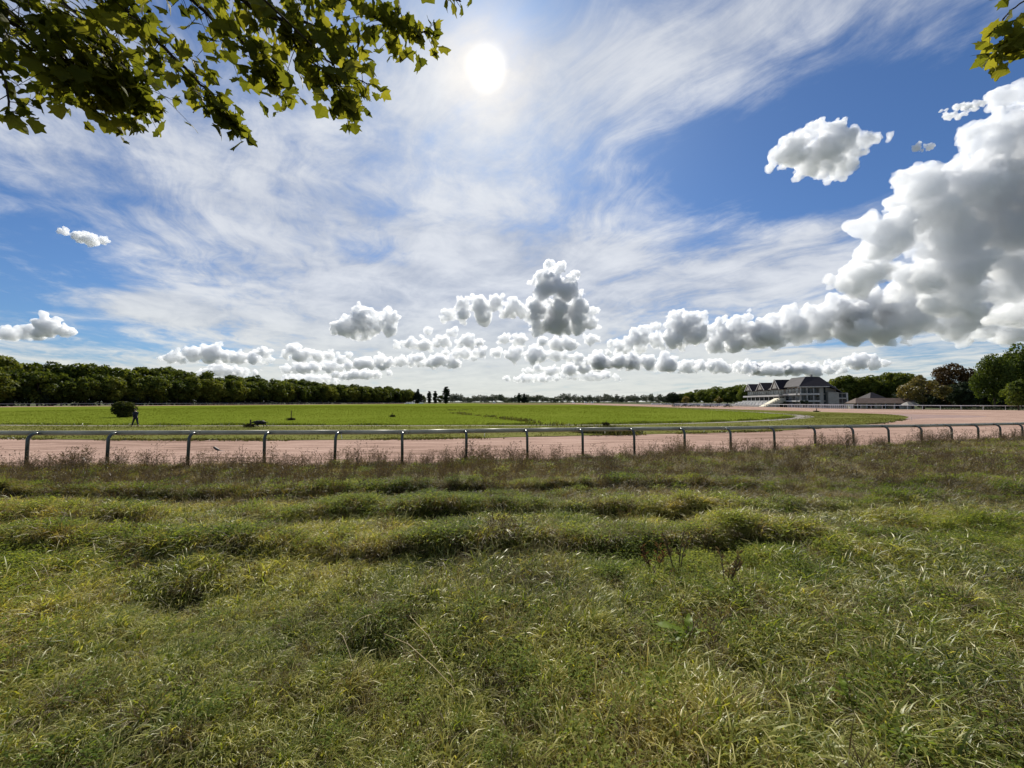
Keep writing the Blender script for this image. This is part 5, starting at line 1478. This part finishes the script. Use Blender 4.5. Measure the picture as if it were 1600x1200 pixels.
def stalks(rg, n, h, spread, heads):
    """brown dead stalks with small branching heads"""
    V, F, A = [], [], []
    def strip(p0, p1, w0, w1, t):
        d = p1 - p0; s = np.cross(d, np.array([rg.normal(), rg.normal(), 0.2])); s = s / (np.linalg.norm(s) + 1e-9)
        n0 = len(V); V.extend([p0 - s * w0, p0 + s * w0, p1 + s * w1, p1 - s * w1]); F.append((n0, n0 + 1, n0 + 2, n0 + 3)); A.extend([t] * 4)
    for i in range(n):
        b = np.array([rg.normal(0, spread), rg.normal(0, spread), -0.05]); H = h * rg.uniform(0.55, 1.15)
        ln = np.array([rg.normal(0.10, 0.14), rg.normal(0, 0.14)])
        p1 = b + np.array([ln[0] * H * 0.4, ln[1] * H * 0.4, H * 0.55]); p2 = b + np.array([ln[0] * H, ln[1] * H, H])
        strip(b, p1, 0.0035, 0.003, 0.2); strip(p1, p2, 0.003, 0.002, 0.5)
        for k in range(heads):
            f = rg.uniform(0.45, 1.0); q = p1 + (p2 - p1) * rg.uniform(0, 1) if f < 0.9 else p2
            e = q + np.array([rg.normal(0, 0.05), rg.normal(0, 0.05), rg.uniform(0.02, 0.10)])
            strip(q, e, 0.0018, 0.0015, 0.6)
            for m in range(3):
                g = e + rg.normal(0, 0.014, 3); strip(g, g + np.array([rg.normal(0, 0.006), rg.normal(0, 0.006), 0.016]), 0.006, 0.004, 0.9)
    return np.array(V), np.array(F), np.array(A)

PROTO = bpy.data.collections.new('tufts')          # not in the scene itself: only instanced
def proto(i, mesh):
    ob = bpy.data.objects.new('tuft_%02d' % i, mesh); PROTO.objects.link(ob)
rgp = np.random.default_rng(3)
np_i = 0
KIND = {}
def add(key, gen, mat):
    global np_i
    V, F, A = gen
    me = with_along(np_mesh('tuft', V, F, M[mat]), A)
    proto(np_i, me); KIND.setdefault(key, []).append(np_i); np_i += 1
for s in range(4): add('long', blades(rgp, 62, 0.25, 0.10, 2.9, 0.0085), 'blade')
for s in range(3): add('short', blades(rgp, 74, 0.155, 0.12, 2.7, 0.0082), 'blade')
for s in range(3): add('rough', blades(rgp, 66, 0.26, 0.11, 2.3, 0.0075), 'rough')
for s in range(2): add('lush', blades(rgp, 44, 0.32, 0.08, 2.2, 0.0115), 'blade')
for s in range(3): add('dry', blades(rgp, 60, 0.32, 0.11, 1.9, 0.0060), 'dry')
for s in range(2): add('straw', blades(rgp, 7, 0.62, 0.12, 0.8, 0.0045, seg=5), 'straw')
for s in range(3): add('herb', leaflets(rgp, 120, 0.20, 0.16, 0.036), 'broad')
for s in range(4): add('stalk', stalks(rgp, 6, 0.50, 0.10, 7), 'seed')

xs, yv, kd, sc, rz = [], [], [], [], []
rgs = np.random.default_rng(44)
def sow(n, y0, y1, mix, scale, cond=None, xpad=1.6):
    """n tufts between depths y0 and y1 inside the view and a margin"""
    k = 2 if cond is None else 9
    y = rgs.uniform(0, 1, n * k); y = np.sqrt(y0 * y0 + y * (y1 * y1 - y0 * y0))
    x = rgs.uniform(-1, 1, n * k) * (1.36 * y + xpad)
    ok = (y < fence_y(x) + 0.30)
    if cond is not None: ok &= cond(x, y, rgs.uniform(0, 1, n * k))
    x, y = x[ok][:n], y[ok][:n]; m = len(x)
    keys = list(mix); pr = np.array([mix[k] for k in keys], float); pr /= pr.sum()
    ch = rgs.choice(len(keys), m, p=pr)
    idx = np.array([KIND[keys[c]][rgs.integers(len(KIND[keys[c]]))] for c in ch])
    xs.append(x); yv.append(y); kd.append(idx)
    sc.append(scale * rgs.uniform(0.7, 1.25, m)); rz.append(rgs.normal(0, 0.75, m))
herbzone = lambda x, y, u: vnoise(x, y, 0.42, 11) > 0.50 + 0.12 * u
grasszone = lambda x, y, u: vnoise(x, y, 0.42, 11) < 0.62 + 0.12 * u
sow(12500, 0.7, 3.4, {'long': 6, 'short': 2.5, 'lush': 1.6, 'dry': 0.7, 'straw': 0.06, 'herb': 0.3}, 0.66)
sow(17000, 3.2, 7.0, {'long': 6, 'short': 2.5, 'lush': 1.4, 'dry': 0.7, 'straw': 0.05}, 0.76, grasszone)
sow(7500, 2.6, 8.2, {'herb': 3, 'short': 4, 'long': 2}, 0.62, herbzone)
def onridge(x, y, u):
    r1, r2, r3 = ridge_lines(x)
    d = np.minimum(np.minimum(np.where((y > r1 - 0.05) & (np.abs(x) < 7), y - r1 + 0.05, 9), np.where(y > r2 - 0.05, y - r2 + 0.05, 9)), np.where(y > r3, y - r3, 9))
    return d < 0.15 + 0.5 * u
sow(4500, 3.8, 9.5, {'herb': 2, 'long': 1.5, 'rough': 3, 'dry': 2.5}, 0.80, onridge)
sow(13000, 6.8, 14, {'rough': 3.5, 'dry': 4.5, 'short': 0.5, 'herb': 0.5}, 0.88)
far_ = lambda x, y, u: (y > 11) | (x > 6)
sow(7000, 10, 24, {'rough': 4.0, 'dry': 5.0, 'herb': 0.5}, 1.15, far_)
edge = lambda x, y, u: (fence_y(x) - y < 0.4 + 3.2 * u ** 2.2) & (vnoise(x, y, 0.5, 6) > 0.25)
sow(3600, 9, 26, {'stalk': 1.5, 'dry': 4.0, 'rough': 2.0, 'herb': 0.5}, 1.08, edge)
band3 = lambda x, y, u: (y > ridge_lines(x)[2] - 0.4) & (u < 0.35)
sow(1500, 6.5, 14, {'stalk': 2, 'dry': 2}, 0.85, band3)
sow(40, 2.4, 6.5, {'stalk': 1, 'straw': 3}, 0.7)
X = np.concatenate(xs); Y = np.concatenate(yv); KD = np.concatenate(kd); SC = np.concatenate(sc); RZ = np.concatenate(rz)
Z = verge_z(X, Y)
SC = SC * (0.62 + 0.75 * vnoise(X, Y, 0.8, 14))
# hollows where the grass has been trodden down
for hx, hy, hr in HOLLOWS:
    d2 = ((X - hx) / hr) ** 2 + ((Y - hy) / (hr * 0.6)) ** 2
    SC = SC * (1 - 0.30 * np.exp(-d2))
pm = bpy.data.meshes.new('verge_grass')
pm.vertices.add(len(X)); pm.vertices.foreach_set('co', np.stack([X, Y, Z], 1).astype(np.float32).ravel())
for nm_, typ, val in (('tuft', 'INT', KD.astype(np.int32)), ('size', 'FLOAT', SC.astype(np.float32)), ('spin', 'FLOAT', RZ.astype(np.float32))):
    a = pm.attributes.new(nm_, typ, 'POINT'); a.data.foreach_set('value', val)
pm.update()
vg = link('verge_grass', pm)
tag(vg, 'long rough windblown grass and weeds over the bank in front of the rail', kind='stuff')
ng = bpy.data.node_groups.new('sow_tufts', 'GeometryNodeTree')
ng.interface.new_socket('Geometry', in_out='INPUT', socket_type='NodeSocketGeometry')
ng.interface.new_socket('Geometry', in_out='OUTPUT', socket_type='NodeSocketGeometry')
gi, go = ng.nodes.new('NodeGroupInput'), ng.nodes.new('NodeGroupOutput')
ci = ng.nodes.new('GeometryNodeCollectionInfo'); ci.inputs['Collection'].default_value = PROTO
ci.inputs['Separate Children'].default_value = True; ci.inputs['Reset Children'].default_value = True
ip = ng.nodes.new('GeometryNodeInstanceOnPoints'); ip.inputs['Pick Instance'].default_value = True
def named(n, t):
    q = ng.nodes.new('GeometryNodeInputNamedAttribute'); q.data_type = t; q.inputs['Name'].default_value = n; return q.outputs['Attribute']
cx = ng.nodes.new('ShaderNodeCombineXYZ'); ng.links.new(named('spin', 'FLOAT'), cx.inputs['Z'])
er = ng.nodes.new('FunctionNodeEulerToRotation'); ng.links.new(cx.outputs[0], er.inputs[0])
ng.links.new(gi.outputs[0], ip.inputs['Points']); ng.links.new(ci.outputs[0], ip.inputs['Instance'])
ng.links.new(named('tuft', 'INT'), ip.inputs['Instance Index'])
ng.links.new(er.outputs[0], ip.inputs['Rotation']); ng.links.new(named('size', 'FLOAT'), ip.inputs['Scale'])
ng.links.new(ip.outputs[0], go.inputs[0])
md = vg.modifiers.new('tufts', 'NODES'); md.node_group = ng

# single plants that stand out of the grass
M['dock'] = leafmat('dock_leaves', [(0.10, 0.17, 0.016), (0.16, 0.24, 0.022), (0.22, 0.30, 0.03)], 0.6, 0.45, 0.35, 2.0, 0.4)
M['red_weed'] = leafmat('reddish_stems', [(0.06, 0.030, 0.018), (0.10, 0.050, 0.030), (0.13, 0.075, 0.040)], 0.3, scale=2.0)
def dock(px, py, depth, leaves, label, seed, size=0.22):
    x = gx(px, depth); z = float(verge_z(x, depth))
    e = empty('dock_plant', (x, depth, z))
    rd = random.Random(seed)
    for i, (ang, tilt, f) in enumerate(leaves):
        L = size * f; mb = MB(); V = []; n = 7
        for k in range(n + 1):
            t = k / n
            w = 0.16 * L * math.sin(math.pi * min(1, 0.08 + 0.92 * t)) ** 0.8 * (1 if k < n else 0.05)
            el_ = tilt - 1.0 * t
            px_ = L * t * math.cos(tilt - 0.4 * t); pz = 0.10 + L * (t * math.sin(tilt) - 0.35 * t * t)
            for s, dz in ((-1, 0.25), (0, 0), (1, 0.25)):
                V.append((math.cos(ang) * px_ - math.sin(ang) * w * s, math.sin(ang) * px_ + math.cos(ang) * w * s, pz + abs(s) * w * dz + 0.008 * math.sin(k * 2.1 + s)))
        F = []
        for k in range(n):
            for c in range(2): F.append((k * 3 + c, k * 3 + c + 1, k * 3 + c + 4, k * 3 + c + 3))
        mb.raw(V, F); mb.build('leaf', M['dock'], e, None, True)
    MB().tube([(0, 0, -0.05), (0.004, 0, 0.05), (0, 0, 0.11)], [0.008, 0.007, 0.005], 6).build('stem', M['dock'], e)
    return tag(e, label, 'plant')
dock(1068, 985, 2.85, [(2.9, 0.55, 1.15), (1.1, 0.9, 0.8), (0.2, 0.5, 0.7), (3.6, 0.35, 0.9)], 'bright green broad leaved weed in the grass right of centre', 1)
dock(1306, 1070, 2.25, [(1.2, 0.8, 0.7), (2.5, 0.4, 0.6)], 'small broad green leaf sticking out of the grass near the lower right', 2, 0.16)
def red_weed(px, depth, label, seed, h=0.30, mat='red_weed'):
    x = gx(px, depth); z = float(verge_z(x, depth)); e = empty('dead_weed', (x, depth, z))
    rd = random.Random(seed)
    for i in range(5):
        a = rd.uniform(0, 6.28); l = h * rd.uniform(0.6, 1.0); tx, ty = math.cos(a) * 0.12, math.sin(a) * 0.12
        st = MB().tube([(tx * 0.1, ty * 0.1, -0.05), (tx * 0.5, ty * 0.5, l * 0.55), (tx, ty, l)], [0.006, 0.005, 0.002], 5)
        for k in range(12):
            f = rd.uniform(0.45, 1.0); b = rd.uniform(0, 6.28); c = Vector((tx * f, ty * f, l * f)); d = Vector((math.cos(b) * .04, math.sin(b) * .04, .03))
            st.raw([c, c + d * 0.5 + Vector((0, 0, .012)), c + d, c + d * 0.5 - Vector((0, 0, .008))], [(0, 1, 2, 3)])
        st.build('stem', M[mat], e)
    tag(e, label, 'weed')
red_weed(1018, 4.0, 'reddish dead weed standing in the grass right of centre', 1)
red_weed(1052, 3.9, 'dark upright dead weed just right of the reddish one', 2, 0.45, 'seed')
red_weed(1128, 3.6, 'dark upright dead weed above the bright broad leaved weed', 3, 0.40, 'seed')
red_weed(1320, 16.5, 'tall dark dead weed at the rail left of the right hand posts', 5, 0.9, 'seed')
red_weed(1578, 19.5, 'spreading dark weed rising before the rail near the right edge', 6, 1.0, 'seed')
red_weed(380, 12.4, 'tall brown weed before the pink track near the third and fourth posts', 7, 0.85, 'seed')
red_weed(560, 12.5, 'flat topped brown weed just right of the fifth post', 8, 0.8, 'seed')
# long pale straws lying bent over the hollow
M['pale_straw'] = plain('pale_straw', (0.42, 0.33, 0.17), 0.6, 0.15, 8, 0.3)
for i, (a, b, d0, d1) in enumerate((((640, 962), (720, 1085), 2.75, 2.35), ((525, 985), (552, 1040), 2.7, 2.5), ((580, 960), (530, 1010), 2.8, 2.6), ((578, 965), (572, 985), 2.8, 2.75), ((600, 990), (706, 1072), 2.7, 2.3))):
    e = empty('straw', at(*a, d0)); p0 = Vector((0, 0, 0)); p1 = at(*b, d1) - at(*a, d0)
    MB().tube([p0, p0.lerp(p1, 0.4) + Vector((0, 0, 0.05)), p0.lerp(p1, 0.75) + Vector((0, 0, 0.03)), p1, p1 + (p1.normalized() * 0.12 + Vector((0, 0, -0.08)))], [0.0012, 0.0018, 0.002, 0.0024, 0.0024], 5).build('stem', M['pale_straw'], e, None, True)
    tag(e, 'long pale dry straw leaning over the dark hollow in the grass', 'straw', 'straws over the hollow')
